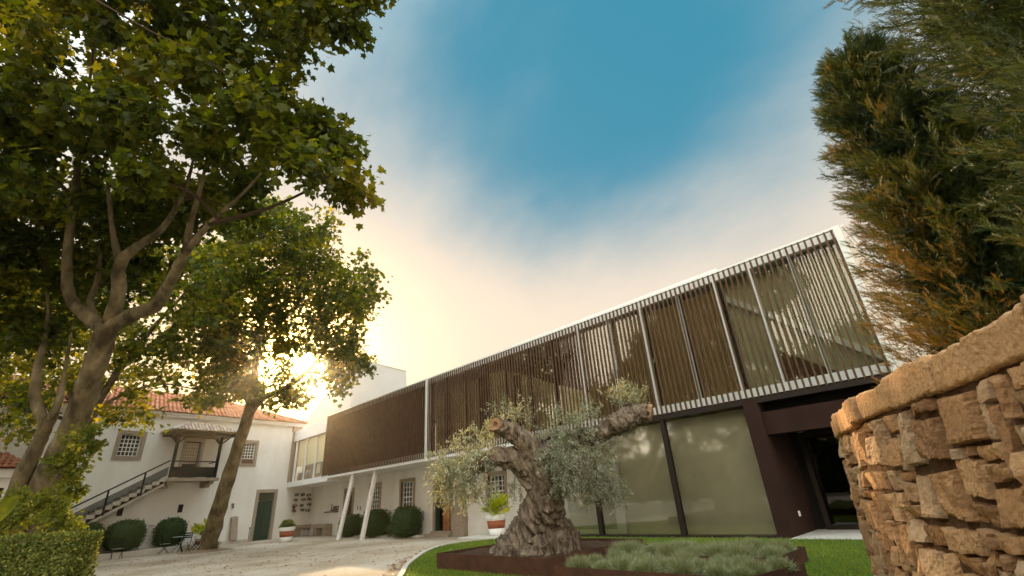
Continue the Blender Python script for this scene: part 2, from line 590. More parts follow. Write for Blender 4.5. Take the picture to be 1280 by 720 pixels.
# leaf templates: x width, y along, z normal
PLANE_V = [(0, 0, 0), (.30, .10, .05), (.52, .02, .10), (.40, .30, .08), (.55, .62, .09), (.26, .60, .04), (0, 1.0, -.06),
           (-.26, .60, .04), (-.55, .62, .09), (-.40, .30, .08), (-.52, .02, .10), (-.30, .10, .05)]
PLANE_F = [[(0, 1, 2, 3, 4, 5, 6), (0, 6, 7, 8, 9, 10, 11)]]
OVAL_V = [(0, 0, 0), (.3, .35, .06), (.22, .72, .05), (0, 1, -.05), (-.22, .72, .05), (-.3, .35, .06)]
OVAL_F = [[(0, 1, 2, 3), (0, 3, 4, 5)]]
BLADE_V = [(-.5, 0, 0), (.5, 0, 0), (.0, 1, .12)]
BLADE_F = [[(0, 1, 2)]]
NARROW_V = [(0, 0, 0), (.11, .45, .03), (0, 1, -.05), (-.11, .45, .03)]
NARROW_F = [[(0, 1, 2, 3)]]
def spray_template():
    v, f = [], []
    def blade(p, d, l, wd):
        d = Vector(d).normalized()
        n = Vector((-d.y, d.x, 0)) * wd
        p = Vector(p)
        i = len(v)
        v.extend([tuple(p - n), tuple(p + n), tuple(p + d * l)])
        f.append((i, i + 1, i + 2))
    blade((0, 0, 0), (0, 1, 0), 1.0, .022)
    for k in range(11):
        y = .06 + k * .08
        l = .42 * (1 - .6 * (k / 11)) * (.8 if k == 0 else 1)
        a = k * 2.4
        blade((0, y, 0), (.62 * math.cos(a), 1, .45 * math.sin(a)), l, .027)
    v2 = [(x, y, z - .22 * y * y) for x, y, z in v]
    return v2, [f]
SPRAY_V, SPRAY_F = spray_template()

def rvec(n):
    return unit(rng.normal(size=(n, 3)))

def smoothline(pts, rad, k=5):
    """Catmull-Rom through points with radii"""
    P = [np.array(p, float) for p in pts]
    P = [2 * P[0] - P[1]] + P + [2 * P[-1] - P[-2]]
    Q = [rad[0]] + list(rad) + [rad[-1]]
    o, r = [], []
    for i in range(1, len(P) - 2):
        for j in range(k):
            t = j / k
            a, b, c, d = P[i - 1], P[i], P[i + 1], P[i + 2]
            o.append(.5 * ((2 * b) + (-a + c) * t + (2 * a - 5 * b + 4 * c - d) * t * t + (-a + 3 * b - 3 * c + d) * t ** 3))
            r.append(Q[i] * (1 - t) + Q[i + 1] * t)
    o.append(P[-2])
    r.append(Q[-2])
    return o, r

def gz(x):
    t = min(1, max(0, (-12 - x) / 8))
    return -.2 * t * t * (3 - 2 * t)

# ------------------------------------------------------------------ ground
def ground():
    xs = [-900, -300, -120, -80, -60, -50] + list(np.arange(-48, 6, 1.0)) + [10, 20, 50, 150, 500]
    ys = [-600, -200, -80, -40, -20, -10] + list(np.arange(-8, 30, 2.0)) + [40, 80, 200, 900]
    v = [(x, y, gz(x) - .004) for y in ys for x in xs]
    n = len(xs)
    f = [(j * n + i, j * n + i + 1, (j + 1) * n + i + 1, (j + 1) * n + i) for j in range(len(ys) - 1) for i in range(n - 1)]
    mb = MB()
    mb.add(v, f)
    o = mb.build('ground', M['gravel'], smooth=True)
    tag(o, kind='structure')
    m = M['gravel']
    N, L = m.node_tree.nodes, m.node_tree.links.new
    b = N['Principled BSDF']
    src = b.inputs['Base Color'].links[0].from_socket
    t = N.new('ShaderNodeTexCoord')
    big = N.new('ShaderNodeTexNoise')
    big.inputs['Scale'].default_value = .35
    big.inputs['Detail'].default_value = 5
    L(t.outputs['Object'], big.inputs['Vector'])
    r = N.new('ShaderNodeValToRGB')
    r.color_ramp.elements[0].position, r.color_ramp.elements[0].color = .34, (.66, .59, .50, 1)
    r.color_ramp.elements[1].position, r.color_ramp.elements[1].color = .65, (1, 1, 1, 1)
    L(big.outputs[0], r.inputs[0])
    mx = N.new('ShaderNodeMix')
    mx.data_type = 'RGBA'
    mx.blend_type = 'MULTIPLY'
    mx.inputs[0].default_value = 1
    L(src, mx.inputs[6])
    L(r.outputs[0], mx.inputs[7])
    L(mx.outputs[2], b.inputs['Base Color'])
ground()

KERB = [(.6, 1.2), (-2, 2.2), (-5, 3.3), (-7.4, 4.4), (-9.41, 5.92), (-10.6, 6.78), (-11.63, 7.66), (-13.03, 8.99), (-13.95, 10.2), (-14.2, 11.1), (-14.0, 11.9), (-13.3, 12.7), (-12.9, 13.2)]
kl, _ = smoothline([(x, y, 0) for x, y in KERB], [1] * len(KERB), 6)
kl = [(p[0], p[1]) for p in kl]
def lawn():
    poly = kl + [(-1.2, 13.2), (.6, 13.2)]
    mb = MB()
    mb.slab(poly, -.1, .012)
    o = mb.build('lawn', M['lawn'])
    tag(o, kind='structure')
    mb = MB()
    wd = .11
    pts = [Vector((x, y, 0)) for x, y in kl]
    v = []
    for i, p in enumerate(pts):
        d = (pts[min(i + 1, len(pts) - 1)] - pts[max(i - 1, 0)]).normalized()
        nrm_ = Vector((-d.y, d.x, 0))
        a, b = p - nrm_ * .002, p - nrm_ * -wd
        z0 = -.25
        v += [(a.x, a.y, z0), (a.x, a.y, .045), (b.x, b.y, .045), (b.x, b.y, z0)]
    # kerb on the outside of the lawn
    f = [(i * 4 + k, i * 4 + k + 1, i * 4 + k + 5, i * 4 + k + 4) for i in range(len(pts) - 1) for k in range(3)]
    mb.add(v, f)
    o = mb.build('lawn_kerb', M['concrete'])
    tag(o, kind='structure')
lawn()

def grass():
    n = 90000
    P = []
    poly = np.array(kl + [(-1.2, 13.2), (.6, 13.2)])
    x = rng.uniform(-14.3, .6, n * 2)
    y = 13.2 - (13.2 - 3.0) * rng.random(n * 2) ** .8
    inside = np.zeros(len(x), bool)
    j = len(poly) - 1
    for i in range(len(poly)):
        xi, yi, xj, yj = *poly[i], *poly[j]
        c = ((yi > y) != (yj > y)) & (x < (xj - xi) * (y - yi) / (yj - yi + 1e-12) + xi)
        inside ^= c
        j = i
    for bx in ((-9.45, -6.2, 6.77, 10.0), (-5.78, -2.6, 6.42, 7.75), (-6.3, -2.9, 8.3, 9.9)):
        inside &= ~((x > bx[0]) & (x < bx[1]) & (y > bx[2]) & (y < bx[3]))
    x, y = x[inside][:n], y[inside][:n]
    n = len(x)
    pos = np.stack([x, y, np.full(n, .01)], 1)
    ax = np.stack([rng.normal(0, .45, n), rng.normal(0, .45, n), np.ones(n)], 1)
    tv = np.array(BLADE_V)
    tv[:, 0] *= .22
    V, F, T = scatter(tv, BLADE_F, pos, ax, rvec(n), rng.uniform(.03, .065, n), np.clip(rng.normal(.5, .25, n) + .25 * np.sin(x * 1.3) * np.cos(y * 1.7), 0, 1))
    o = npmesh('grass', V, F, M['grass'], tint=T)
    tag(o, kind='stuff')
grass()

# ------------------------------------------------------------------ modern gallery building
SY = 13.29
def gallery():
    g = empty('gallery_building', (0, SY, 0), 0, 'long modern gallery with brown vertical slat screen over a glazed ground floor', 'building')
    X0, X1 = -31.15, -1.25
    # slats (local y: 0 = facade plane, + inwards)
    mb = MB()
    x = X0
    while x < X1 + .01:
        top = 7.085
        mb.box(x - .021, x + .021, .0, .05, 3.30 if x > -13 else 3.22, top)
        x += .158
    mb.build('slat_screen', M['slat'], g)
    # white steel edges behind the slats
    mb = MB()
    mb.box(-31.1, -1.18, .065, .22, 6.86, 7.06)
    mb.box(-31.1, -1.10, .065, .60, 7.10, 7.17)
    mb.build('roof_edge', M['white_metal'], g)
    mb = MB()
    mb.box(-31.1, -1.25, .065, .25, 3.34, 3.56)
    mb.build('floor_edge', M['white_metal'], g)
    # mullions
    xs = [-2.41, -3.47, -4.51, -5.74, -7.09, -8.44, -9.77, -11.1, -12.43, -13.8, -15.15, -16.5, -17.9]
    for i, mx in enumerate(xs):
        mb = MB()
        mb.box(mx - .032, mx + .032, .065, .18, 3.56, 6.86)
        mb.build('mullion', M['white_metal'] if mx > -10.5 else M['dark_metal'], g)
    mb = MB()
    mb.box(-19.53, -19.44, -.08, .2, 3.15, 7.12)
    o = mb.build('downpipe', M['white_metal'], g)
    # upper glass
    mb = MB()
    mb.box(-19.4, -1.25, .26, .28, 3.56, 6.86)
    mb.build('upper_glass', M['glass'], g)
    # blank back wall behind the left part of the screen
    mb = MB()
    mb.box(-31.1, -19.4, .26, .40, 3.2, 7.06)
    mb.build('blank_wall', M['dark_metal'], g)
    # rooms behind the glass
    mb = MB()
    mb.box(-19.4, -4.55, 2.6, 2.7, 3.3, 7.05)
    mb.build('room_wall', M['brown_blind'], g)
    mb = MB()
    for a, b in zip(xs[2:6], xs[3:7]):
        mb.box(b + .06, a - .06, .33, .35, 3.58, 6.70)
    mb.build('roller_blind', M['brown_blind'], g)
    mb = MB()
    mb.prism([(-4.45, 3.56), (-1.25, 3.56), (-1.25, 6.86), (-4.45, 6.86)], .62, .66)
    mb.build('stair_wall', M['greenish'], g)
    mb = MB()   # sloping stair seen through the right hand bays
    mb.bar((-4.4, .45, 6.35), (-1.3, .45, 3.75), .10, .16)
    mb.build('stair_stringer', M['white_metal'], g)
    mb = MB()
    mb.bar((-6.0, .42, 6.19), (-8.3, .42, 3.9), .06, .07)
    mb.build('diagonal_brace', M['white_metal'], g)
    mb = MB()
    mb.prism([(-3.6, 4.6), (-2.2, 3.56), (-3.6, 3.56)], .52, .60)
    mb.build('stair_flight', M['brown_wood'], g)
    # made-up cream panel standing in for sunlit reflections in the glass, sloping head
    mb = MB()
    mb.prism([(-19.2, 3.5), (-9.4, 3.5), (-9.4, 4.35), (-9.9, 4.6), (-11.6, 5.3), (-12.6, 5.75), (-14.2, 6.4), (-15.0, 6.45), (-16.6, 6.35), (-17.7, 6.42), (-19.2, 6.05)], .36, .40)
    mb.build('reflection_panel', M['cream'], g)
    for a, b, z in ((-18.4, -18.0, 6.2), (-15.9, -15.2, 6.4), (-13.6, -13.2, 6.0)):
        mb = MB()
        mb.box(a, b, .30, .35, 3.5, z)
        mb.build('room_post', M['dark_metal'], g)
    # floor slab, roof slab, back and end
    mb = MB()
    mb.box(-31.1, -1.1, .26, 9, 3.295, 3.335)
    mb.box(-31.1, -12.7, .0, 2.1, 3.165, 3.29)
    mb.build('floor_slab', M['white'], g)
    mb = MB()
    mb.box(-12.68, -1.15, .0, 2.4, 3.165, 3.29)
    mb.build('dark_soffit', M['dark_metal'], g)
    mb = MB()
    mb.slab([(-31.1, .3), (-1.12, .3), (-.75, 9), (-31.1, 9)], 7.02, 7.12)
    mb.box(-14.4, -4.7, 1.2, 8, 7.13, 7.74)
    mb.build('roof', M['white_metal'], g)
    mb = MB()
    mb.slab([(-1.22, .32), (-1.10, .32), (-.72, 9), (-.85, 9)], 3.35, 7.0)
    mb.build('end_wall', M['concrete'], g)
    mb = MB()
    mb.box(-1.24, -1.10, .02, .30, 3.3, 7.12)
    mb.bar((-1.05, .3, 7.22), (-.72, 9, 7.22), .05)
    mb.build('corner_frame', M['white_metal'], g)
    mb = MB()
    mb.box(-31.1, -.8, 9, 9.2, -.3, 7.1)
    mb.build('back_wall', M['plaster'], g)
    # ground floor glazing
    for a, b in ((-12.65, -9.91), (-9.79, -7.12), (-7.0, -4.62)):
        mb = MB()
        mb.box(a, b, .10, .12, .06, 3.16)
        mb.build('ground_glass', M['ground_glass'], g)
    for mx in (-12.7, -9.85, -7.06):
        mb = MB()
        mb.box(mx - .06, mx + .06, .02, .2, .05, 3.16)
        mb.build('ground_mullion', M['dark_metal'], g)
    mb = MB()
    mb.box(-12.8, -4.6, .0, .22, -.02, .05)
    mb.build('glazing_sill', M['dark_metal'], g)
    mb = MB()
    mb.box(-13.0, -4.55, .225, 4.0, -.1, .03)
    mb.build('interior_floor', M['floor_in'], g)
    mb = MB()
    mb.box(-9.2, -4.65, .55, .58, .04, 3.15)
    mb.build('olive_blind', M['curtain'], g)
    mb = MB()
    mb.box(-12.74, -9.2, .65, .70, .03, 3.15)
    mb.build('lobby_wall', M['curtain'], g)
    d = MB()
    d.box(-11.50, -11.38, .40, .52, .06, 2.14)
    d.box(-9.45, -9.12, .40, .52, .06, 2.14)
    d.box(-11.38, -9.45, .40, .52, 1.62, 2.14)
    d.box(-11.38, -9.45, .40, .52, .06, .18)
    d.box(-10.2, -10.05, .40, .52, .18, 1.62)
    od = d.build('inner_door', M['white'], g)
    e = MB()
    e.box(-11.38, -10.2, .46, .48, .18, 1.62)
    e.box(-10.05, -9.45, .46, .48, .18, 1.62)
    e.build('pane', M['greenish'], od)
    # ground floor side walls
    mb = MB()
    mb.box(-12.9, -12.75, .0, 2.0, -.2, 3.16)
    mb.build('side_wall', M['plaster'], g)
    # weathered steel portal
    mb = MB()
    mb.box(-4.60, -4.22, -.02, 2.1, -.02, 3.29)
    mb.build('portal_pier', M['corten_clad'], g, bevel=.01)
    mb = MB()
    mb.box(-4.215, .8, .12, .50, 2.36, 2.93)
    mb.build('portal_lintel', M['corten_clad'], g)
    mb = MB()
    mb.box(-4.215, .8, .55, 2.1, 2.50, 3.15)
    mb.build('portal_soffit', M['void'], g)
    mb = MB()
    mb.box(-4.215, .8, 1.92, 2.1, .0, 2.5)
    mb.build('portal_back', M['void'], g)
    mb = MB()
    mb.box(.3, .8, .1, 1.9, .0, 2.5)
    mb.build('portal_cheek', M['corten_clad'], g)
    d = MB()
    for a in (-3.98, -3.05, -2.92, -1.60):
        d.box(a, a + .12, 1.78, 1.90, .03, 2.42)
    d.box(-3.86, -3.05, 1.78, 1.90, 2.30, 2.42)
    d.box(-3.86, -3.05, 1.78, 1.90, .03, .13)
    d.box(-2.80, -1.60, 1.78, 1.90, 2.30, 2.42)
    d.box(-2.80, -1.60, 1.78, 1.90, .03, .13)
    od = d.build('entrance_door', M['dark_metal'], g)
    e = MB()
    e.box(-3.86, -3.05, 1.83, 1.845, .13, 2.30)
    e.box(-2.80, -1.60, 1.83, 1.845, .13, 2.30)
    e.build('pane', M['door_glass'], od)
    e = MB()
    e.tube([(-3.12, 1.70, .9), (-3.12, 1.70, 1.5)], .018, 8)
    e.build('handle', M['grey_metal'], od)
    mb = MB()
    mb.box(-4.22, .8, -.30, 1.92, -.05, .03)
    mb.build('doorstep', M['concrete'], g)
    mb = MB()
    mb.box(-4.219, -4.19, .72, .80, .42, .54)
    mb.build('socket', M['white'], g)
    mb = MB()
    mb.box(-3.75, -3.62, .95, 1.05, 2.38, 2.49)
    mb.build('ceiling_lamp', M['grey_metal'], g)
    # slanted white columns below the left end
    for (a, b) in (((-27.76, -.15, -.25), (-27.25, .22, 3.16)), ((-25.54, .12, -.25), (-24.75, .28, 3.16))):
        mb = MB()
        mb.bar(a, b, .19, .19)
        mb.build('column', M['white'], g, bevel=.02)
    return g
gallery()

# ------------------------------------------------------------------ windows and doors on plastered walls
def sash_window(p, x0, x1, z0, z1, cols, rows, sw=.17, pane='dark_pane', sash='white', dark=0.):
    """x0..z1 = clear opening; stone surround, glazing bars and pane"""
    mb = MB()
    mb.box(x0 - sw, x0, -.045, .13, z0 - sw, z1 + sw)
    mb.box(x1, x1 + sw, -.045, .13, z0 - sw, z1 + sw)
    mb.box(x0, x1, -.045, .13, z1, z1 + sw)
    mb.box(x0, x1, -.06, .13, z0 - sw, z0)
    wdw = mb.build('window', M['stone_trim'], p)
    mb = MB()
    mb.box(x0, x1, .17, .185, z0, z1)
    mb.build('pane', M[pane], wdw)
    zb = z0 + dark
    mb = MB()
    f = .05
    mb.box(x0, x0 + f, .10, .165, zb, z1)
    mb.box(x1 - f, x1, .10, .165, zb, z1)
    mb.box(x0 + f, x1 - f, .10, .165, z1 - f, z1)
    mb.box(x0 + f, x1 - f, .10, .165, zb, zb + f)
    for i in range(1, cols):
        x = x0 + f + (x1 - x0 - 2 * f) * i / cols
        mb.box(x - .02, x + .02, .12, .16, zb + f, z1 - f)
    for j in range(1, rows):
        z = zb + f + (z1 - zb - 2 * f) * j / rows
        h = .03 if j * 2 == rows else .02
        mb.box(x0 + f, x1 - f, .115, .162, z - h, z + h)
    mb.build('sash', M[sash], wdw)
    if dark:
        mb = MB()
        mb.box(x0, x1, .13, .16, z0, zb)
        mb.build('lower_sash', M['brown_wood'], wdw)
    return wdw

def door_frame(mb, x0, x1, z0, z1, sw=.2):
    mb.box(x0 - sw, x0, -.05, .15, z0, z1 + sw)
    mb.box(x1, x1 + sw, -.05, .15, z0, z1 + sw)
    mb.box(x0, x1, -.05, .15, z1, z1 + sw)
    return mb

# ------------------------------------------------------------------ old plastered wing under the screen
def old_wing():
    p = empty('old_wing', (0, 15.3, 0), 0, 'white plastered old wing with stone trimmed windows below the slat screen', 'house')
    wins = [(-28.35, -27.25, .95, 2.52), (-24.85, -23.6, .92, 2.52), (-17.35, -16.25, .95, 2.30)]
    d1 = (-31.75, -30.7, -.15, 2.40)
    d2 = (-21.55, -20.2, .0, 2.35)
    mb = MB()
    mb.wall(-37.3, -12.75, -.4, 3.16, wins + [d1, d2], 0, .22)
    mb.build('wall', M['plaster'], p)
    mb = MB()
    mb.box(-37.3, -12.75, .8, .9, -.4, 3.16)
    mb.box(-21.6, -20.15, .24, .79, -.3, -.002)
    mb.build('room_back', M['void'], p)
    for a in wins:
        sash_window(p, *a, 4, 6, .16)
    # lattice door behind the first column
    mb = door_frame(MB(), *d1, .18)
    fr = mb.build('door', M['stone_trim'], p)
    mb = MB()
    mb.box(d1[0], d1[1], .17, .19, -.15, 2.4)
    mb.build('pane', M['dark_pane'], fr)
    mb = MB()
    for i in range(5):
        x = d1[0] + (d1[1] - d1[0]) * i / 4
        mb.box(x - .025, x + .025, .115, .165, -.15, 2.4)
    for j in range(11):
        z = -.1 + 2.45 * j / 10
        mb.box(d1[0], d1[1], .12, .16, z - .02, z + .02)
    mb.build('lattice', M['brown_wood'], fr)
    # half open door with a step
    mb = door_frame(MB(), *d2, .17)
    mb.box(d2[0] - .3, d2[1] + .3, -.45, -.06, -.3, -.07)
    mb.box(d2[0] - .17, d2[1] + .17, -.2, .2, -.07, .03)
    fr = mb.build('doorway', M['stone_trim'], p)
    mb = MB()
    mb.box(d2[0] + .28, d2[0] + .82, .28, .33, .03, 2.33)
    mb.build('door_leaf', M['wood'], fr)
    mb = MB()
    mb.box(d2[0] + .02, d2[0] + .12, .02, .2, .03, 2.34)
    mb.build('door_edge', M['green_paint'], fr)
    # stone pilaster
    mb = MB()
    mb.box(-19.62, -19.02, -.22, -.003, 1.15, 3.16)
    mb.box(-19.68, -18.96, -.28, -.003, .85, 1.15)
    mb.box(-19.72, -18.92, -.32, -.003, -.3, .85)
    mb.build('pilaster', M['stone_trim'], p, bevel=.015)
    # small bell and plate by the lattice door
    mb = MB()
    mb.box(-29.95, -29.88, -.03, -.002, 1.25, 1.45)
    mb.build('door_bell', M['grey_metal'], p)
    mb = MB()
    mb.box(-29.62, -29.52, -.03, -.002, 1.2, 1.42)
    mb.build('door_plate', M['grey_metal'], p)
    return p
old_wing()

# ------------------------------------------------------------------ glazed link between the house and the gallery
def link_block():
    p = empty('glazed_link', (0, 13.38, 0), 0, 'glazed upper passage joining the white house to the slatted gallery', 'building')
    mb = MB()
    mb.box(-37.1, -31.2, -.02, 1.9, 6.12, 6.86)
    mb.build('fascia', M['white'], p)
    mb = MB()
    mb.box(-37.3, -30.3, -.08, 1.9, 3.0, 3.34)
    mb.build('floor_slab', M['white'], p)
    mb = MB()
    mb.box(-36.35, -31.16, .16, .18, 3.36, 6.12)
    mb.build('glass', M['link_glass'], p)
    for x in (-36.4, -34.6, -32.9):
        mb = MB()
        w_ = .09 if x < -36 else .03
        mb.box(x - w_, x + w_, .05, .15, 3.36, 6.12)
        mb.build('mullion', M['white'], p)
    mb = MB()
    mb.box(-36.3, -31.2, .20, .22, 4.32, 6.1)
    mb.build('roller_blind', M['cream'], p)
    mb = MB()
    mb.box(-37.0, -31.2, .95, 1.05, 3.34, 6.1)
    mb.build('back_wall', M['wood'], p)
    mb = MB()
    mb.box(-36.2, -35.2, .60, .74, 3.36, 4.3)
    mb.build('cabinet', M['brown_wood'], p)
    mb = MB()
    mb.box(-35.15, -31.2, .50, .55, 3.36, 4.36)
    mb.build('timber_glow_panel', M['wood'], p)  # timber panel added close behind the glass for the orange of the lit interior
    mb = MB()
    mb.box(-33.6, -32.5, .44, .49, 3.6, 4.33)
    fr = mb.build('inner_window', M['green_paint'], p)
    mb = MB()
    mb.box(-33.35, -32.75, .42, .435, 3.65, 4.28)
    mb.build('pane', M['cream'], fr)
    for x in (-35.6, -34.2):
        mb = MB()
        mb.lathe([(.02, 0), (.18, .05), (.20, .3), (.17, .45), (.13, .52), (.02, .55)], (x, .24, 3.36), 18)
        mb.build('armchair', M['stone_trim'], p, smooth=True)
    return p
link_block()

# ------------------------------------------------------------------ white roof volume
def roof_volume():
    p = empty('roof_volume', (0, 17, 0), 0, 'tall plain white roof volume with sloping side rising behind the slat screen', 'building')
    mb = MB()
    prof = [(-46.4, 8.0), (-46.4, 0), (-35.7, 0), (-35.7, 12.8)]
    v = [(x, 0, z) for x, z in prof] + [(-46.4, 5.2, 8.0), (-46.4, 6.2, 0), (-35.7, 6.2, 0), (-35.7, 5.05, 12.35)]
    # clockwise seen from the yard
    mb.add(v, [(0, 1, 2, 3), (3, 2, 6, 7), (0, 3, 7, 4), (4, 7, 6, 5), (0, 4, 5, 1)])
    mb.build('body', M['block_white'], p)
    mb = MB()
    mb.bar((-35.7, -.02, 12.84), (-35.7, 5.07, 12.39), .10, .06)
    mb.bar((-46.4, -.02, 8.04), (-35.7, -.02, 12.84), .10, .06)
    mb.build('coping', M['block_white'], p)
roof_volume()

# ------------------------------------------------------------------ roof tiles
def tile_field(mb, corner, adir, udir, spans, pitch=.24, row=.40, seed=1):
    """spans: list of (u0, u1, a0_at_u0, a1_at_u0, a0_at_u1, a1_at_u1); corrugated rows stepping down the slope"""
    rg = np.random.default_rng(seed)
    A, U = Vector(adir).normalized(), Vector(udir).normalized()
    Nn = A.cross(U).normalized()
    if Nn.z < 0: Nn = -Nn
    cor = Vector(corner)
    tints = []
    for (u0, u1, a00, a10, a01, a11) in spans:
        rows = max(1, int((u1 - u0) / row))
        for r_ in range(rows):
            ua, ub = u0 + (u1 - u0) * r_ / rows, u0 + (u1 - u0) * (r_ + 1) / rows
            ta = (ua - u0) / (u1 - u0)
            s0, s1 = a00 + (a01 - a00) * ta, a10 + (a11 - a10) * ta
            nt_ = max(1, int((s1 - s0) / pitch))
            for k in range(nt_):
                c0 = s0 + (s1 - s0) * k / nt_
                wd = (s1 - s0) / nt_
                n0 = len(mb.v)
                tn = rg.random()
                v = []
                for e, (uu, lift) in enumerate(((ua - .03, .05), (ub, .015))):
                    for j in range(6):
                        q = j / 5
                        hgt = .065 * math.sin(q * math.pi) ** .7 + lift + rg.normal(0, .002)
                        v.append(cor + A * (c0 + wd * q) + U * uu + Nn * hgt)
                f = [(j, j + 1, j + 7, j + 6) for j in range(5)]
                f += [tuple(range(5, -1, -1))]
                mb.add(v, f)
                tints += [tn] * 12
    mb.tint = (list(mb.tint) if mb.tint is not None else []) + tints

# ------------------------------------------------------------------ white manor house on the left
def house():
    # local frame: x along the wall (to the right), y into the house, z up
    p = empty('manor_house', (-36, 8, 0), R(100), 'white manor house with red tiled roof and outside stair to a roofed porch', 'house')
    wins = [(-4.98, -3.98, 4.88, 6.08), (1.92, 2.72, 4.58, 5.92), (-11.3, -10.1, 4.9, 6.2)]
    gd = (3.46, 4.55, -.2, 2.72)
    pd = (-1.62, -.72, 3.66, 5.86)
    mb = MB()
    mb.wall(-22, 5.95, 3.1, 7.36, wins + [pd], 0, .22)
    mb.wall(-22, 7.6, -.5, 3.1, [gd], 0, .22)
    mb.quad((5.95, 0, 3.1), (5.95, .22, 3.1), (5.95, .22, 7.36), (5.95, 0, 7.36))
    mb.box(-22, 5.9, .6, .7, -.5, 7.3)
    mb.box(5.7, 5.9, .25, 9.8, -.5, 7.3)
    mb.build('wall', M['plaster'], p)
    mb = MB()
    mb.box(-22, 3.22, -.035, -.002, -.4, .62)
    mb.build('plinth', M['plaster'], p)
    # cornice and main roof
    mb = MB()
    mb.box(-22.2, 6.0, -.20, -.002, 7.22, 7.37)
    mb.box(-22.2, 6.05, -.30, .3, 7.37, 7.45)
    mb.build('cornice', M['white'], p)
    mb = MB()
    rise, run = 2.1, 5.0
    sl = math.hypot(rise, run)
    tile_field(mb, (0, -.36, 7.46), (1, 0, 0), (0, run, rise), [(0, sl, -22.2, 6.15, -22.2, 1.2)], seed=3)
    n = len(mb.tint)
    tile_field(mb, (6.15, -.36, 7.46), (0, 1, 0), (-run, 0, rise), [(0, sl, 0, 10.2, 5.0, 5.4)], seed=4)
    mb.build('roof', M['tile'], p)
    mb = MB()
    mb.add([(-22.2, -.33, 7.46), (6.1, -.33, 7.46), (1.2, 4.6, 9.5), (-22.2, 4.6, 9.5), (6.1, 9.7, 7.46), (-22.2, 9.7, 7.46)],
           [(0, 1, 2, 3), (1, 4, 2), (3, 2, 4, 5), (0, 5, 4, 1)])
    mb.tube([(-22.2, 4.66, 9.6), (1.2, 4.66, 9.6)], .12, 8)
    mb.tube([(1.2, 4.66, 9.6), (6.15, -.33, 7.52)], .10, 8)
    mb.tint = [.5] * len(mb.v)
    mb.build('roof_ridge', M['tile'], p)
    for a in wins[:1] + wins[2:]:
        sash_window(p, *a, 5, 5, .20)
    sash_window(p, *wins[1], 4, 5, .18, dark=.30)
    # green door
    mb = door_frame(MB(), *gd, .2)
    fr = mb.build('door_frame', M['stone_trim'], p)
    mb = MB()
    mb.box(gd[0], gd[1], .14, .20, -.2, 2.2)
    mb.box(gd[0], gd[1], .12, .20, 2.24, 2.72)
    mb.box(gd[0] + .53, gd[0] + .55, .125, .14, -.2, 2.2)
    lf = mb.build('door', M['green_paint'], fr)
    # pilaster with corbel foot
    mb = MB()
    mb.box(5.32, 5.86, -.12, -.003, 3.45, 6.85)
    mb.box(5.24, 5.94, -.18, -.003, 6.85, 7.2)
    mb.prism([(5.30, 3.45), (5.50, 3.12), (5.70, 3.12), (5.88, 3.45)], -.13, -.004)
    mb.build('pilaster', M['stone_trim'], p, bevel=.015)
    # ventilation openings, lamp
    for x in (-4.11, -1.16):
        mb = MB()
        mb.box(x - .13, x + .13, -.012, -.003, 1.78, 2.22)
        mb.build('vent', M['black_green'], p)
    mb = MB()
    mb.box(1.76, 1.88, -.10, -.003, 2.02, 2.14)
    mb.tube([(1.82, -.14, 2.06), (1.82, -.14, 1.84)], [.05, .07], 12)
    mb.build('wall_lamp', M['grey_metal'], p)
    # porch
    mb = MB()
    mb.box(-2.68, .12, -1.35, -.003, 3.44, 3.62)
    for x in (-2.45, -.22):
        mb.prism([(x - .14, 3.44), (x - .14, 3.1), (x + .14, 3.1), (x + .14, 3.44)], -.75, -.003)
        mb.prism([(x - .13, 3.44), (x - .13, 3.25), (x + .13, 3.25), (x + .13, 3.44)], -1.2, -.752)
    mb.build('porch_floor', M['stone_trim'], p, bevel=.015)
    mb = MB()
    door_frame(mb, *pd, .16)
    fr = mb.build('porch_door', M['stone_pale'], p)
    mb = MB()
    mb.box(pd[0], pd[1], .14, .19, 3.66, 4.55)
    mb.box(pd[0], pd[0] + .10, .13, .19, 4.55, 5.86)
    mb.box(pd[1] - .12, pd[1], .13, .19, 4.55, 5.86)
    mb.box(pd[0], pd[1], .13, .19, 5.74, 5.86)
    mb.build('door_leaf', M['black_green'], fr)
    mb = MB()
    mb.box(pd[0] + .10, pd[1] - .12, .15, .165, 4.55, 5.74)
    mb.build('pane', M['warm_pane'], fr)
    mb = MB()
    for i in range(6):
        x = pd[0] + .10 + (pd[1] - pd[0] - .22) * i / 5
        mb.box(x - .015, x + .015, .12, .148, 4.55, 5.74)
    for j in range(7):
        z = 4.55 + 1.19 * j / 6
        mb.box(pd[0] + .1, pd[1] - .12, .122, .146, z - .015, z + .015)
    mb.build('lattice', M['white'], fr)
    for x in (-2.50, -.08):
        mb = MB()
        mb.box(x - .07, x + .07, -1.22, -1.08, 3.62, 6.02)
        mb.bar((x, -1.15, 5.55), (x + (.45 if x < -1 else -.45), -1.15, 5.98), .07)
        mb.bar((x, -1.15, 5.55), (x + (-.5 if x < -1 else .5), -1.15, 6.02), .07)
        mb.bar((x, -1.15, 5.6), (x, -.5, 6.0), .07)
        mb.build('porch_post', M['black_green'], p)
    mb = MB()
    mb.box(-2.42, -.16, -1.18, -1.12, 3.66, 4.18)
    mb.box(-2.42, -.16, -1.19, -1.11, 4.52, 4.58)
    mb.box(-2.42, -.16, -1.18, -1.12, 4.18, 4.23)
    mb.bar((-.08, -1.08, 4.55), (-.08, -.05, 4.55), .05)
    mb.box(-.11, -.05, -1.08, -.05, 3.66, 4.18)
    mb.build('porch_balustrade', M['black_green'], p)
    mb = MB()
    mb.box(-2.98, .58, -1.70, -.003, 6.04, 6.22)
    mb.build('porch_fascia', M['black_green'], p)
    mb = MB()
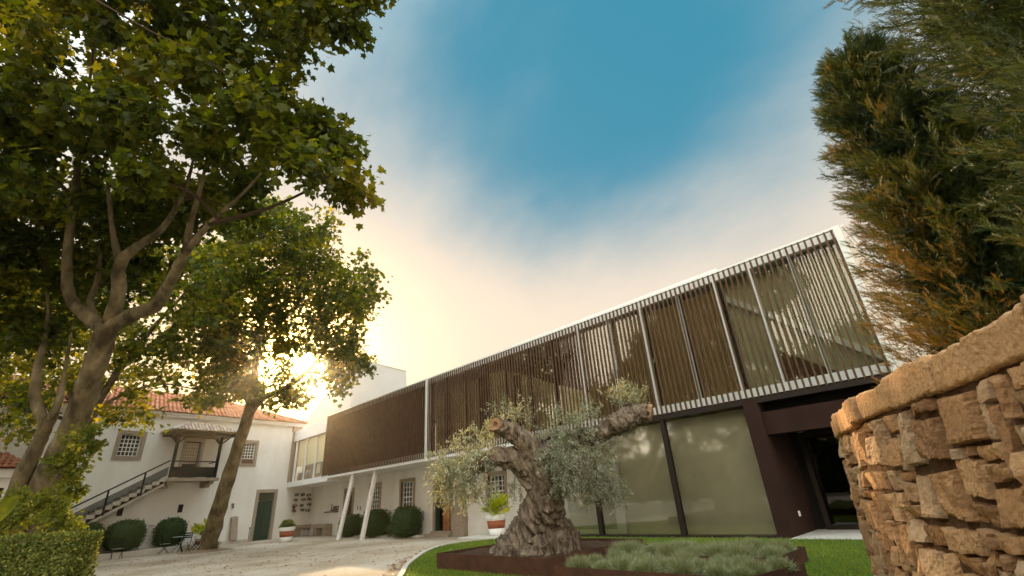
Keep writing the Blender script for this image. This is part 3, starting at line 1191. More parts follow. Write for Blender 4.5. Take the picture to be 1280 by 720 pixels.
    pts = [(-3.05, -1.9, 6.23), (.72, -1.9, 6.23), (.72, -.002, 6.23), (-3.05, -.002, 6.23), (-1.75, -.3, 6.90), (-.95, -.3, 6.90), (-1.75, -.002, 6.90), (-.95, -.002, 6.90)]
    mb.add(pts, [(0, 1, 5, 4), (1, 2, 7, 5), (3, 0, 4, 6), (4, 5, 7, 6), (0, 3, 2, 1)])
    mb.tint = [.5] * len(mb.v)
    sl = math.hypot(1.6, .67)
    tile_field(mb, (-1.3, -1.92, 6.23), (1, 0, 0), (0, 1.6, .67), [(0, sl, -1.77, 2.04, -.45, .35)], .2, .3, 5)
    tile_field(mb, (.74, -1.9, 6.23), (0, 1, 0), (-1.67, 0, .67), [(0, 1.8, 0, 1.9, 1.6, 1.9)], .2, .3, 6)
    tile_field(mb, (-3.07, -1.9, 6.23), (0, 1, 0), (1.35, 0, .67), [(0, 1.5, 0, 1.9, 1.6, 1.9)], .2, .3, 7)
    mb.build('porch_roof', M['pale_tile'], p)
    # outside stair: white flank, stone treads
    nst = 20
    xs0, zs0, xs1, zs1 = -9.0, -.2, -2.68, 3.62
    mb = MB()
    fl = [(xs0, zs0 - .42), (xs1, zs1 - .40), (xs1, zs1 - .25), (xs0, zs0 - .27)]
    mb.prism([fl[0], fl[1], fl[2], fl[3]], -1.18, -.037)
    mb.build('stair_flank', M['stone_pale'], p)
    mb = MB()
    for i in range(nst):
        a = xs0 + (xs1 - xs0) * i / nst
        b = xs0 + (xs1 - xs0) * (i + 1) / nst
        z = zs0 + (zs1 - zs0) * (i + 1) / nst
        mb.box(a, b + .03, -1.24, -.04, z - .19, z - .04 if i == nst - 1 else z)
    mb.build('stair_tread', M['stone_pale'], p)
    mb = MB()
    def ln(t, dz):
        return (xs0 + (xs1 - xs0) * t, -1.22, zs0 + (zs1 - zs0) * t + dz)
    t0 = .36
    mb.bar(ln(t0, .95), ln(1, .95), .06, .07)
    for dz in (.18, .26, .34, .42, .50, .58):
        mb.bar(ln(t0, dz), ln(1, dz), .022, .05)
    for t in (t0, .60, .83):
        a, b = ln(t, -.25), ln(t, .97)
        mb.bar((a[0], a[1] - .03, a[2]), (b[0], b[1] - .03, b[2]), .07)
    mb.build('stair_railing', M['black_green'], p)
    # raised kerb in front of the wall
    mb = MB()
    mb.box(-8.5, 1.0, -1.75, -.04, -.4, .06)
    mb.build('terrace', M['concrete'], p, bevel=.02)
    # low annex with its own tiled roof at the far left
    mb = MB()
    mb.box(-20, -8.75, -2.2, -.003, 3.62, 4.0)
    mb.box(-20, -9.0, -2.0, -.003, -.4, 3.62)
    mb.build('annex_wall', M['plaster'], p)
    mb = MB()
    tile_field(mb, (0, -2.35, 4.02), (1, 0, 0), (0, 2.2, .85), [(0, 2.36, -20, -8.65, -20, -9.4)], .24, .4, 8)
    mb.add([(-20, -2.3, 4.01), (-8.7, -2.3, 4.01), (-9.4, -.01, 4.86), (-20, -.01, 4.86), (-8.7, -.01, 4.01)], [(0, 1, 2, 3), (1, 4, 2)])
    mb.tint = list(mb.tint) + [.5] * 5
    mb.build('annex_roof', M['tile'], p)
    mb = MB()
    mb.box(-14, -9.3, -2.02, -2.003, .2, 3.2)
    mb.build('annex_gate', M['void'], p)
    # fixed bracket on the wall
    mb = MB()
    mb.box(-2.62, -2.35, -.12, -.037, 1.16, 1.2)
    mb.build('wall_bracket', M['grey_metal'], p)
    return p
HOUSE = house()
HM = Matrix.Translation((-36, 8, 0)) @ Matrix.Rotation(R(100), 4, 'Z')
def hp(x, y, z):
    return HM @ Vector((x, y, z))

def far_roof():
    p = empty('hall_building', (-52, 2, 0), R(100), 'pale teal metal roof of a hall beyond the red tiles', 'building')
    mb = MB()
    mb.box(-30, 5, 0, 12, -.3, 11.0)
    mb.build('wall', M['plaster'], p)
    mb = MB()
    mb.add([(-30.5, -.5, 11.0), (5.4, -.5, 11.0), (5.4, 6, 12.8), (-30.5, 6, 12.8), (5.4, 12.5, 11.0), (-30.5, 12.5, 11.0)], [(0, 1, 2, 3), (3, 2, 4, 5), (0, 3, 5), (1, 4, 2), (0, 5, 4, 1)])
    mb.build('roof', M['teal_roof'], p)
far_roof()
# ------------------------------------------------------------------ trees
def skel_index(lines):
    P, Rr = [], []
    for pts, rad in lines:
        for p, r in zip(pts, rad):
            P.append(p)
            Rr.append(r)
    return np.array(P), np.array(Rr)

def poly_sample(poly, n, dmin, dmax, sep, tries=20000, gaps=()):
    poly = np.array(poly, float)
    lo, hi = poly.min(0), poly.max(0)
    out = []
    for _ in range(tries):
        x, y = rng.uniform(lo, hi)
        c = False
        j = len(poly) - 1
        for i in range(len(poly)):
            xi, yi, xj, yj = *poly[i], *poly[j]
            if (yi > y) != (yj > y) and x < (xj - xi) * (y - yi) / (yj - yi + 1e-12) + xi: c = not c
            j = i
        if not c: continue
        if any((x - g[0]) ** 2 + (y - g[1]) ** 2 < g[2] ** 2 and rng.random() < g[3] for g in gaps): continue
        p = at(x, y, rng.uniform(dmin, dmax))
        if out and np.min(np.linalg.norm(np.array(out) - p, axis=1)) < sep: continue
        out.append(p)
        if len(out) >= n: break
    return out

def leaf_cloud(centers, radii, per, size, droop=.35, flat=.75):
    """leaves round twig ends: positions, axes, normals, sizes, tints"""
    P, A, Nn, S, T = [], [], [], [], []
    for c, r in zip(centers, radii):
        k = max(4, int(per * rng.uniform(.7, 1.3)))
        q = unit(rng.normal(size=(k, 3))) * (rng.random(k) ** .45)[:, None] * r
        q[:, 2] *= flat
        # a few shoots instead of an even ball
        ns = 6
        sh = unit(rng.normal(size=(ns, 3))) * r * 1.05
        w_ = rng.integers(0, ns, k)
        t = rng.random(k)
        q = np.where((rng.random(k) < .65)[:, None], sh[w_] * t[:, None] + rng.normal(0, .16 * r, (k, 3)), q)
        P.append(q + c)
        out = unit(q + 1e-6)
        A.append(unit(out * .7 + rvec(k) * .8 + np.array([0, 0, -droop])))
        Nn.append(unit(rvec(k) * .8 + np.array([0, 0, .8])))
        S.append(size * rng.uniform(.55, 1.25, k))
        base = np.clip(rng.normal(.42, .18), 0, 1)
        T.append(np.clip(base + rng.normal(0, .20, k), 0, 1))
    return [np.concatenate(a) for a in (P, A, Nn, S, T)]

def plane_tree(name, label, cat, base, stems, clumps, crad, per, lsize, group=None, twig=.022, tpl=(PLANE_V, PLANE_F), mat='plane_leaf', bark='plane_bark', seg=14, tint_shift=0.):
    root = empty(name, tuple(base), 0, label, cat, group)
    b = Vector(base)
    tr, thin = MB(), MB()
    lines = []
    for pts, rad in stems:
        l, r = smoothline(pts, rad, 5)
        lines.append((l, r))
        (tr if max(rad) > .065 else thin).tube([Vector(p) - b for p in l], r, seg, wob=.12)
    SP, SR = skel_index(lines)
    br = thin
    order = sorted(range(len(clumps)), key=lambda i: np.min(np.linalg.norm(SP - clumps[i], axis=1)))
    for i in order:
        c = clumps[i]
        d = np.linalg.norm(SP - c, axis=1) + np.maximum(0, SP[:, 2] - c[2] + .2) * 1.2
        j = int(np.argmin(d))
        a = SP[j]
        L = np.linalg.norm(c - a)
        if L < .05: continue
        mid = (a + c) / 2 + np.array([0, 0, .10 * L]) + rng.normal(0, .06 * L, 3)
        r0 = min(SR[j] * .7, twig * (1 + L * .9))
        l, r = smoothline([a, mid, c], [r0, r0 * .75, twig * .45], 4)
        br.tube([Vector(p) - b for p in l], r, 6, cap=False)
        SP = np.vstack([SP, np.array(l[2:])])
        SR = np.concatenate([SR, r[2:]])
        for _ in range(3):
            e = c + unit(rng.normal(size=3)) * crad * .9
            br.tube([Vector(c) - b, Vector((c + e) / 2 + np.array([0, 0, .05])) - b, Vector(e) - b], [twig * .45, twig * .35, twig * .2], 4, cap=False)
    tr.build('trunk', M[bark], root, smooth=True)
    br.build('branches', M['twig'], root, smooth=True)
    radii = crad * rng.uniform(.75, 1.25, len(clumps))
    P, A, Nn, S, T = leaf_cloud(np.array(clumps), radii, per, lsize)
    V, F, T = scatter(tpl[0], tpl[1], P - np.array(base), A, Nn, S, np.clip(T + tint_shift, 0, 1))
    npmesh('crown', V, F, M[mat], root, tint=T)
    return root

def px(pts):
    return [at(*p) for p in pts]

# --- big plane tree in the left foreground
D = 10.5
stemsA = [
    (px([(22, 700, D), (48, 630, D), (80, 560, D), (106, 495, D), (124, 440, D), (136, 404, D)]), [.46, .33, .265, .23, .215, .225]),
    (px([(0, 690, D - .3), (22, 610, D - .2), (48, 555, D), (56, 530, D), (44, 498, D + .2), (48, 455, D + .4), (60, 400, D + .8), (55, 320, D + 1.2)]), [.24, .17, .14, .125, .11, .08, .05, .012]),
    (px([(56, 540, D), (72, 505, D + .2), (80, 470, D + .5), (92, 400, D + .9)]), [.12, .08, .05, .012]),
    (px([(132, 412, D), (112, 398, D), (88, 372, D + .1), (84, 330, D + .2), (89, 272, D + .2), (98, 205, D), (110, 120, D - .6), (120, 30, D - 1)]), [.175, .145, .12, .10, .08, .06, .035, .01]),
    (px([(138, 404, D), (148, 368, D - .1), (150, 330, D - .2), (172, 308, D - .3), (206, 282, D - .5), (235, 225, D - .9), (250, 150, D - 1.3)]), [.17, .135, .12, .09, .06, .035, .008]),
    (px([(150, 332, D - .2), (141, 290, D), (135, 235, D), (128, 180, D)]), [.08, .055, .035, .012]),
    (px([(134, 410, D), (165, 394, D - .2), (196, 380, D - .5), (216, 346, D - .8), (232, 316, D - 1.0), (262, 280, D - 1.3), (305, 240, D - 1.7), (350, 190, D - 2)]), [.18, .15, .13, .105, .08, .05, .028, .008]),
    (px([(232, 316, D - 1.0), (238, 280, D - 1.1), (252, 230, D - 1.2), (262, 180, D - 1.2)]), [.09, .06, .04, .008]),
    (px([(125, 410, D), (112, 380, D + .4), (122, 350, D + .8), (128, 290, D + 1)]), [.10, .08, .06, .015]),
    (px([(262, 280, D - 1.3), (330, 262, D - 1.6), (390, 235, D - 1.9), (430, 205, D - 2.1)]), [.06, .035, .018, .006]),
    (px([(120, 0, 7.5), (190, 40, 7.6), (260, 75, 7.7), (310, 120, 7.7)]), [.018, .015, .011, .005]),
]
polyA = [(-190, -230), (470, -230), (455, -30), (420, 8), (375, 10), (352, 85), (350, 140), (395, 172), (425, 195), (415, 225), (370, 215), (345, 245), (285, 268), (215, 285), (150, 305), (60, 330), (-60, 350), (-190, 360)]
clA = poly_sample([p for p in polyA if p[1] < 228] + [(-190, 228)], 330, 7.6, 12.6, .50, gaps=[(205, 175, 26, .9), (275, 45, 14, .7), (60, 90, 16, .5), (120, 150, 14, .6), (330, 60, 12, .6), (20, 30, 14, .6)])
clA += poly_sample([(-190, 220), (410, 220), (370, 225), (345, 255), (285, 278), (215, 295), (150, 315), (60, 340), (-60, 370), (-190, 380)], 120, 10.6, 13.2, .52, gaps=[(215, 300, 22, .6), (100, 300, 20, .5)])
for q in ((452, -8, 8.2), (430, 26, 8.3), (400, 10, 8.4), (465, -28, 8.2), (395, 24, 8.6), (376, 40, 8.8), (362, 75, 9), (352, 115, 9), (372, 165, 9), (408, 172, 9), (430, 182, 9), (438, 228, 9), (425, 236, 9), (420, 178, 9.2), (395, 160, 9)):
    clA.append(at(*q))
for q in poly_sample([(-150, 340), (0, 335), (120, 320), (220, 300), (230, 350), (170, 370), (120, 400), (60, 430), (-150, 450)], 60, 11.2, 14, .6):
    clA.append(q)
plane_tree('plane_tree', 'big plane tree with thick mottled double trunk leaning over the clipped hedge', 'tree', at(22, 700, D), stemsA, clA, .54, 185, .155, twig=.02, tint_shift=-.06)

# --- second plane tree in the gravel, in front of the low sun
DB = 24
baseB = np.array([-31.2, 7.55, -.22])
stemsB = [
    ([baseB, at(264, 668, DB), at(281, 612, DB), at(298, 558, DB), at(312, 512, DB), at(318, 470, DB)], [.50, .39, .345, .30, .27, .20]),
    (px([(310, 518, DB), (330, 497, DB), (352, 488, DB), (378, 470, DB - .3), (405, 440, DB - .6), (435, 395, DB - 1)]), [.19, .16, .15, .11, .075, .04]),
    (px([(318, 472, DB), (322, 430, DB), (332, 385, DB), (345, 335, DB), (350, 300, DB)]), [.19, .14, .10, .06, .03]),
    (px([(316, 480, DB), (300, 440, DB + .4), (290, 395, DB + .6), (282, 350, DB + 1)]), [.12, .09, .06, .03]),
    (px([(322, 430, DB), (350, 405, DB), (380, 370, DB - .2), (400, 325, DB - .4)]), [.10, .08, .05, .03]),
]
polyB = [(265, 470), (235, 400), (250, 330), (300, 265), (365, 258), (378, 285), (405, 285), (415, 310), (420, 340), (448, 330), (465, 355), (462, 385), (450, 415), (446, 440), (462, 452), (440, 470), (420, 480), (400, 465), (380, 490), (345, 510), (300, 500)]
clB = poly_sample(polyB, 330, 20.5, 26.5, .72, gaps=[(344, 440, 50, .64), (326, 455, 26, .5), (355, 470, 28, .5), (395, 435, 14, .6), (385, 462, 18, .7)])
for q in ((300, 250, 23), (268, 268, 23), (322, 246, 23), (342, 255, 23), (285, 275, 23), (452, 452, 23), (432, 472, 23), (425, 486, 23), (462, 460, 23), (462, 345, 23), (470, 372, 23), (450, 320, 23), (412, 292, 23), (415, 270, 23), (385, 275, 23), (360, 500, 23), (378, 497, 23), (402, 412, 23)):
    clB.append(at(*q))
plane_tree('plane_tree', 'slender leaning plane tree standing in gravel with the low sun behind its crown', 'tree', baseB, stemsB, clB, .66, 76, .20, twig=.03, tint_shift=-.06, mat='sunglow_leaf')

# --- third plane tree further back, mostly behind the big trunk
DC = 21
baseC = at(62, 672, DC)
baseC[2] = -.2
stemsC = [
    ([baseC, at(72, 630, DC), at(92, 570, DC), at(112, 525, DC), at(130, 490, DC), at(166, 440, DC), at(200, 400, DC), at(246, 352, DC)], [.36, .30, .26, .21, .16, .13, .09, .05]),
    (px([(118, 515, DC), (150, 495, DC), (200, 480, DC), (250, 488, DC - .5)]), [.10, .07, .05, .02]),
    (px([(100, 550, DC), (88, 490, DC), (82, 430, DC), (70, 370, DC)]), [.15, .11, .08, .04]),
    (px([(150, 462, DC), (190, 430, DC), (230, 395, DC - .5)]), [.09, .06, .03]),
]
polyC = [(-120, 520), (-120, 350), (0, 335), (150, 320), (260, 300), (300, 380), (290, 470), (272, 500), (225, 508), (170, 500), (120, 480), (60, 500), (20, 545)]
clC = poly_sample(polyC, 300, 17.5, 25, .74, gaps=[(225, 475, 20, .6), (120, 430, 26, .5), (20, 440, 22, .5), (180, 470, 16, .5), (250, 430, 20, .5)])
for q in ((186, 522, 19), (150, 520, 19), (168, 512, 19), (135, 512, 19), (10, 545, 17), (40, 530, 17)):
    clC.append(at(*q))
plane_tree('plane_tree', 'plane tree with sparse leaves coloured for golden sun glow hanging in front of the red tiled roof', 'tree', baseC, stemsC, clC, .66, 84, .19, twig=.028, tint_shift=.04, mat='sunglow_leaf')

# --- trees across the yard, seen mirrored in the glass
def mirror_tree(x, y, h, label):
    base = np.array([x, y, 0.])
    st = [([base, base + (0, .1, h * .25), base + (.2, .1, h * .5), base + (.1, 0, h * .85)], [.4, .3, .22, .06])]
    cl = []
    for _ in range(110):
        q = rvec(1)[0] * rng.random() ** .4
        cl.append(base + np.array([q[0] * h * .34, q[1] * h * .34, h * .64 + q[2] * h * .34]))
    return plane_tree('plane_tree', label, 'tree', base, st, cl, .8, 60, .26, group='trees across the yard', twig=.03)
MT = mirror_tree(-12, -13, 11, 'plane tree across the yard behind the photographer, mirrored in the glass front')
for x, y, k in ((-3.5, -14.5, 1.12), (4, -13, .95), (-7.8, -16.5, 1.05), (-16.5, -17, 1.1), (-20, -14, 1.05), (-29, -15, 1.1)):
    c = MT.copy()
    link(c)
    c.location = (x, y, 0)
    c.rotation_euler = (0, 0, x)
    c.scale = (k, k, k)
    for ch in list(MT.children):
        d_ = ch.copy()
        link(d_, c)

def tall_hedge():
    root = empty('laurel_hedge', (-10, -19, 0), 0, 'tall dark laurel hedge closing the yard behind the photographer, mirrored in the glass', 'hedge')
    n = 9000
    p = np.stack([rng.uniform(-26, 26, n), rng.normal(0, .5, n), 5.2 * rng.random(n) ** .8], 1)
    p[:, 2] *= 1 + .22 * np.sin(p[:, 0] * .7) * np.cos(p[:, 0] * .23)
    V, F, T = scatter(OVAL_V, OVAL_F, p, unit(rvec(n) + np.array([0, .4, .3])), unit(rvec(n) + np.array([0, 1.2, 0])), rng.uniform(.3, .55, n), np.clip(rng.normal(.4, .25, n), 0, 1))
    npmesh('foliage', V, F, M['plane_leaf'], root, tint=T)
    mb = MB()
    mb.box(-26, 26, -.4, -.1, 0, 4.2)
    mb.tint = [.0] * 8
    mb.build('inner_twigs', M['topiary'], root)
tall_hedge()

# --- cypresses behind the dry stone wall
def cypress(label, x, y, h, prof, n, size, browning, lean=(0, 0)):
    """prof: list of (z, radius)"""
    root = empty('cypress_tree', (x, y, 0), 0, label, 'tree', 'cypresses behind the dry stone wall')
    mb = MB()
    mb.tube([(0, 0, 0), (lean[0] * .5, lean[1] * .5, h * .5), (lean[0], lean[1], h * .96)], [.16, .10, .02], 8)
    mb.build('trunk', M['olive_bark'], root, smooth=True)
    zs, rs = zip(*prof)
    # foliage is carried by many upswept boughs
    nb = n // 60
    P, A, Nn, S, T = [], [], [], [], []
    bz = rng.uniform(.15, h * .985, nb)
    for i in range(nb):
        z = bz[i]
        th = rng.uniform(0, 2 * math.pi)
        rr = np.interp(z, zs, rs) * rng.uniform(.80, 1.10)
        o = np.array([math.cos(th), math.sin(th), 0])
        k = int(60 * rng.uniform(.7, 1.3))
        t = rng.random(k) ** .6
        up_ = rng.uniform(.55, 1.05)
        c0 = np.array([lean[0] * z / h, lean[1] * z / h, max(.05, z - rr * up_ * .8)])
        pos = c0 + np.outer(t * rr, o) + np.outer(t ** 1.5 * rr * up_ * .8, (0, 0, 1))
        pos += rng.normal(0, .085, (k, 3)) * (1.25 - t)[:, None]
        d = unit(o * .75 + np.array([0, 0, .75]) + np.zeros((k, 3)) + rng.normal(0, .42, (k, 3)))
        P.append(pos)
        A.append(d)
        Nn.append(unit(np.cross(d, np.cross([0, 0, 1.], o)) * .6 + rvec(k)))
        S.append(size * rng.uniform(.6, 1.25, k) * (1.05 - .35 * t))
        dd = browning(x + o[0] * rr, y + o[1] * rr, z)
        brown = np.clip(dd + rng.normal(0, .22) * (dd > .02) + rng.normal(0, .12, k) * (dd > .02), 0, 1)
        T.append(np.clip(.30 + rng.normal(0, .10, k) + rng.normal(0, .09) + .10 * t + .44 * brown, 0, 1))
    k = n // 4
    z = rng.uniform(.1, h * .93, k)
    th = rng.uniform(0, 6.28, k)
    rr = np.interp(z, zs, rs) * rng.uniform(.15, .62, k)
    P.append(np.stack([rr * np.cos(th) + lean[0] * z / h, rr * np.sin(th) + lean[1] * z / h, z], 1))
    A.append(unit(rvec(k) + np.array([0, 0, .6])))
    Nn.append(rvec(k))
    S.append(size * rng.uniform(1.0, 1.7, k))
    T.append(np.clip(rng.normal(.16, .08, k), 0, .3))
    P, A, Nn, S, T = [np.concatenate(a) for a in (P, A, Nn, S, T)]
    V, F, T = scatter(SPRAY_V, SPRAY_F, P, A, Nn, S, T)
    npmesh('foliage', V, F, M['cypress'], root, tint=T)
def browning1(x, y, z):  # foliage gets browner towards the lower left
    return np.clip((.90 - x) * 1.1, 0, 1) * np.clip((5.6 - z) / 2.6, 0, 1) * .95
cypress('cypress with brown lower foliage next to the slatted gallery corner', .60, 6.98, 7.0,
        [(0, 1.05), (2.0, 1.22), (3.5, 1.05), (5.2, .78), (6.4, .52), (6.8, .34), (7.1, .1)], 56000, .18, browning1, lean=(-.28, 0))
cypress('taller dark green cypress reaching out of the top of the photo', 1.85, 5.0, 9.2,
        [(0, 1.3), (2.0, 1.45), (4.0, 1.25), (5.2, 1.42), (6.5, 1.38), (8.0, 1.0), (9.2, .15)], 56000, .19, lambda x, y, z: .0)
cypress('cypress at the right edge half hidden behind the two others', 2.0, 7.9, 8.6,
        [(0, 1.4), (3.0, 1.45), (5.5, 1.15), (7.5, .7), (8.6, .15)], 16000, .26, lambda x, y, z: .0)

# ------------------------------------------------------------------ old olive tree in its planter
def olive():
    base = np.array([-7.35, 8.05, .22])
    root = empty('olive_tree', tuple(base), 0, 'ancient gnarled olive tree with sawn limbs in a rusty steel planter', 'tree')
    d = 9.55
    def q(x, y, dd=0.):
        return at(x, y, d + dd) - base
    def noisydisp(me, amps):
        n = len(me.vertices)
        co_ = np.empty(n * 3, np.float32)
        me.vertices.foreach_get('co', co_)
        co_ = co_.reshape(-1, 3)
        no = np.empty(n * 3, np.float32)
        me.vertices.foreach_get('normal', no)
        no = no.reshape(-1, 3)
        out = co_.copy()
        for i in range(n):
            x, y, z = co_[i]
            tw = .5 * z
            xr, yr = x * math.cos(tw) - y * math.sin(tw), x * math.sin(tw) + y * math.cos(tw)
            low = max(0., min(1., (1.9 - z) / 1.5))
            wx, wy = .10 * noise.noise((x * 2.2, y * 2.2, z * 1.6)), .10 * noise.noise((x * 2.2 + 9, y * 2.2, z * 1.6))
            xr, yr = xr + wx, yr + wy
            a = 1 - abs(noise.noise((xr * 4.2, yr * 4.2, z * .45))) * 3.2
            b = noise.noise((xr * 6, yr * 6, z * 2.4 + 4))
            c = 1 - abs(noise.noise((xr * 12, yr * 12, z * 1.5 + 9))) * 3
            e = noise.noise((x * 24, y * 24, z * 15))
            k = amps * (.35 + .65 * low)
            out[i] += no[i] * (k * (.085 * a + .075 * c) + amps * (.04 * b + .022 * e))
        me.vertices.foreach_set('co', out.ravel())
        me.update()
    def trunk_mesh(name, tubes, mat, vox, amp):
        mb = MB()
        for pts, rad, n in tubes:
            l, r = smoothline(pts, rad, 6)
            mb.tube([Vector(p) for p in l], r, n)
        o = mb.build(name, M[mat], root)
        md = o.modifiers.new('remesh', 'REMESH')
        md.mode = 'VOXEL'
        md.voxel_size = vox
        sm = o.modifiers.new('smooth', 'SMOOTH')
        sm.factor = .5
        sm.iterations = 4
        dg = bpy.context.evaluated_depsgraph_get()
        me = bpy.data.meshes.new_from_object(o.evaluated_get(dg))
        o.modifiers.clear()
        o.data = me
        me.materials.clear()
        me.materials.append(M[mat])
        noisydisp(me, amp)
        me.polygons.foreach_set('use_smooth', [True] * len(me.polygons))
        return o
    tubes = [
        ([q(655, 700), q(660, 686), q(668, 668), q(676, 648), q(681, 622), q(681, 595), q(676, 572)], [.60, .49, .43, .385, .37, .36, .31], 24),
        ([q(676, 590), q(666, 566), q(652, 549), q(637, 539), q(621, 531, -.2)], [.33, .24, .185, .155, .125], 14),
        ([q(672, 602), q(657, 582), q(641, 574), q(621, 572), q(602, 580), q(587, 592), q(578, 603)], [.27, .215, .185, .175, .15, .11, .06], 12),
        ([q(684, 590), q(697, 566), q(720, 552, .1), q(745, 543, .1), q(768, 531, .1), q(790, 520, 0), q(811, 516, -.1)], [.26, .17, .145, .15, .185, .20, .16], 14),
        ([q(660, 556), q(680, 545, .3), q(706, 543, .4), q(726, 546, .3)], [.12, .09, .08, .07], 10),
        ([q(680, 588), q(684, 570, -.2), q(686, 560, -.3)], [.2, .13, .08], 10),
    ]
    for i in range(15):
        a = 2 * math.pi * i / 15 + rng.uniform(-.15, .15)
        r1 = rng.uniform(.62, .82) + (.30 if math.cos(a) < -.2 else (-.16 if math.cos(a) > .3 else 0))
        if math.sin(a) < -.3: r1 = min(r1, .80)
        tubes.append(([(.34 * math.cos(a), .34 * math.sin(a), .58), (.50 * math.cos(a), .50 * math.sin(a), .24), (r1 * math.cos(a + .2), r1 * math.sin(a + .2), .02), ((r1 + .12) * math.cos(a + .25), (r1 + .12) * math.sin(a + .25), -.1)], [.07, .11, .10, .04], 8))
    trunk_mesh('trunk', tubes, 'olive_bark', .022, 1.0)
    # sawn faces
    for (c, n_, r) in ((q(619.5, 530.2, -.24), q(612, 527, -.45) - q(621, 531, -.2), .125), (q(813, 516.5, -.12), q(828, 519, -.2) - q(811, 516, -.1), .17)):
        nn = Vector(n_).normalized()
        mb = MB()
        u = nn.cross(Vector((0, 0, 1))).normalized()
        v_ = nn.cross(u)
        ring = []
        for k in range(18):
            a = 2 * math.pi * k / 18
            rr = r * (1 + .16 * noise.noise((math.cos(a) * 2, math.sin(a) * 2, r * 9)) * 2)
            ring.append(Vector(c) + (u * math.cos(a) + v_ * math.sin(a)) * rr)
        vs_ = [p - nn * .06 for p in ring] + [p + nn * .025 for p in ring]
        inn = [Vector(c) + (p - Vector(c)) * .42 + nn * .02 for p in ring]
        hol = [Vector(c) + (p - Vector(c)) * .30 - nn * .05 for p in ring]
        vs_ += inn + hol
        f = []
        for lv in range(3):
            for k in range(18):
                a, b = lv * 18 + k, lv * 18 + (k + 1) % 18
                f.append((a, b, b + 18, a + 18))
        f.append(tuple(range(54, 72)))
        mb.add(vs_, f)
        mb.build('sawn_face', M['cut_wood'], root)
    # foliage: twigs with narrow leaves
    cl = [  # px, py, depth offset, radius px, twigs, hang
        (553, 578, -.2, 26, 52, .5), (572, 592, -.3, 30, 70, .8), (560, 604, -.3, 22, 40, .9), (585, 604, -.3, 20, 32, .9), (596, 575, -.2, 24, 40, .3), (580, 560, -.1, 20, 34, -.1),
        (612, 556, .3, 18, 16, -.6), (636, 560, .4, 12, 6, -.6), (604, 548, 0, 16, 20, -.5), (626, 520, -.1, 10, 9, -1.0), (644, 524, 0, 11, 14, -1.0), (655, 536, 0, 10, 10, -.8),
        (612, 598, -.2, 18, 12, .9), (606, 610, -.2, 14, 6, .9), (628, 606, .1, 14, 5, 1.0), (640, 600, .2, 12, 4, 1.0), (650, 622, .2, 8, 2, 1.0), (655, 610, .4, 8, 4, 1.0),
        (700, 548, -.2, 22, 48, .1), (722, 552, -.3, 26, 66, .2), (705, 575, -.5, 26, 66, .7), (735, 580, -.3, 30, 82, .8), (715, 596, -.4, 20, 34, .9), (745, 600, -.2, 22, 40, .9), (704, 600, -.5, 14, 16, .9),
        (764, 600, -.1, 18, 30, 1.0), (770, 608, 0, 12, 12, .9), (752, 560, 0, 20, 34, .4), (690, 560, -.5, 16, 22, .5),
        (728, 530, -.1, 14, 18, -.7), (700, 530, 0, 12, 14, -.8), (745, 520, 0, 11, 14, -1.0), (788, 500, .1, 14, 30, -1.0), (775, 505, .1, 10, 16, -1.0), (800, 508, 0, 8, 12, -1.0), (690, 580, -.55, 14, 16, .8), (672, 552, -.3, 8, 6, -.6)]
    tw = MB()
    P, A, Nn, S, T = [], [], [], [], []
    for x, y, dd, rp, nt_, hang in cl:
        c = q(x, y, dd)
        r = rp * (d + dd) / FPX * .95
        for _ in range(int(nt_ * .85)):
            o = rvec(1)[0]
            s0 = c + o * r * rng.random() ** .5 * .8
            dirv = unit(o * .5 + rvec(1)[0] * .5 + np.array([0, 0, -hang * .9]))
            L = rng.uniform(.20, .42) * (1.1 if abs(hang) > .6 else .9)
            pts = [s0, s0 + dirv * L * .5, s0 + dirv * L + np.array([0, 0, -.06 * (hang > -.3)])]
            tw.tube([Vector(p) for p in pts], [.005, .004, .002], 3, cap=False)
            k = int(rng.integers(20, 32))
            t = rng.random(k)
            pos = s0 + np.outer(t * L, dirv) + rng.normal(0, .018, (k, 3))
            ax = unit(dirv * .6 + rvec(k) * .9)
            P.append(pos)
            A.append(ax)
            Nn.append(rvec(k))
            S.append(rng.uniform(.045, .085, k))
            T.append(np.clip(rng.normal(.5, .2) + rng.normal(0, .16, k), 0, 1))
    tag(tw.build('twigs', M['olive_bark'], root), kind='stuff')
    P, A, Nn, S, T = [np.concatenate(a) for a in (P, A, Nn, S, T)]
    V, F, T = scatter(np.array(NARROW_V) * [1.25, 1, 1], NARROW_F, P, A, Nn, S, T)
    npmesh('foliage', V, F, M['olive_leaf'], root, tint=T)
olive()

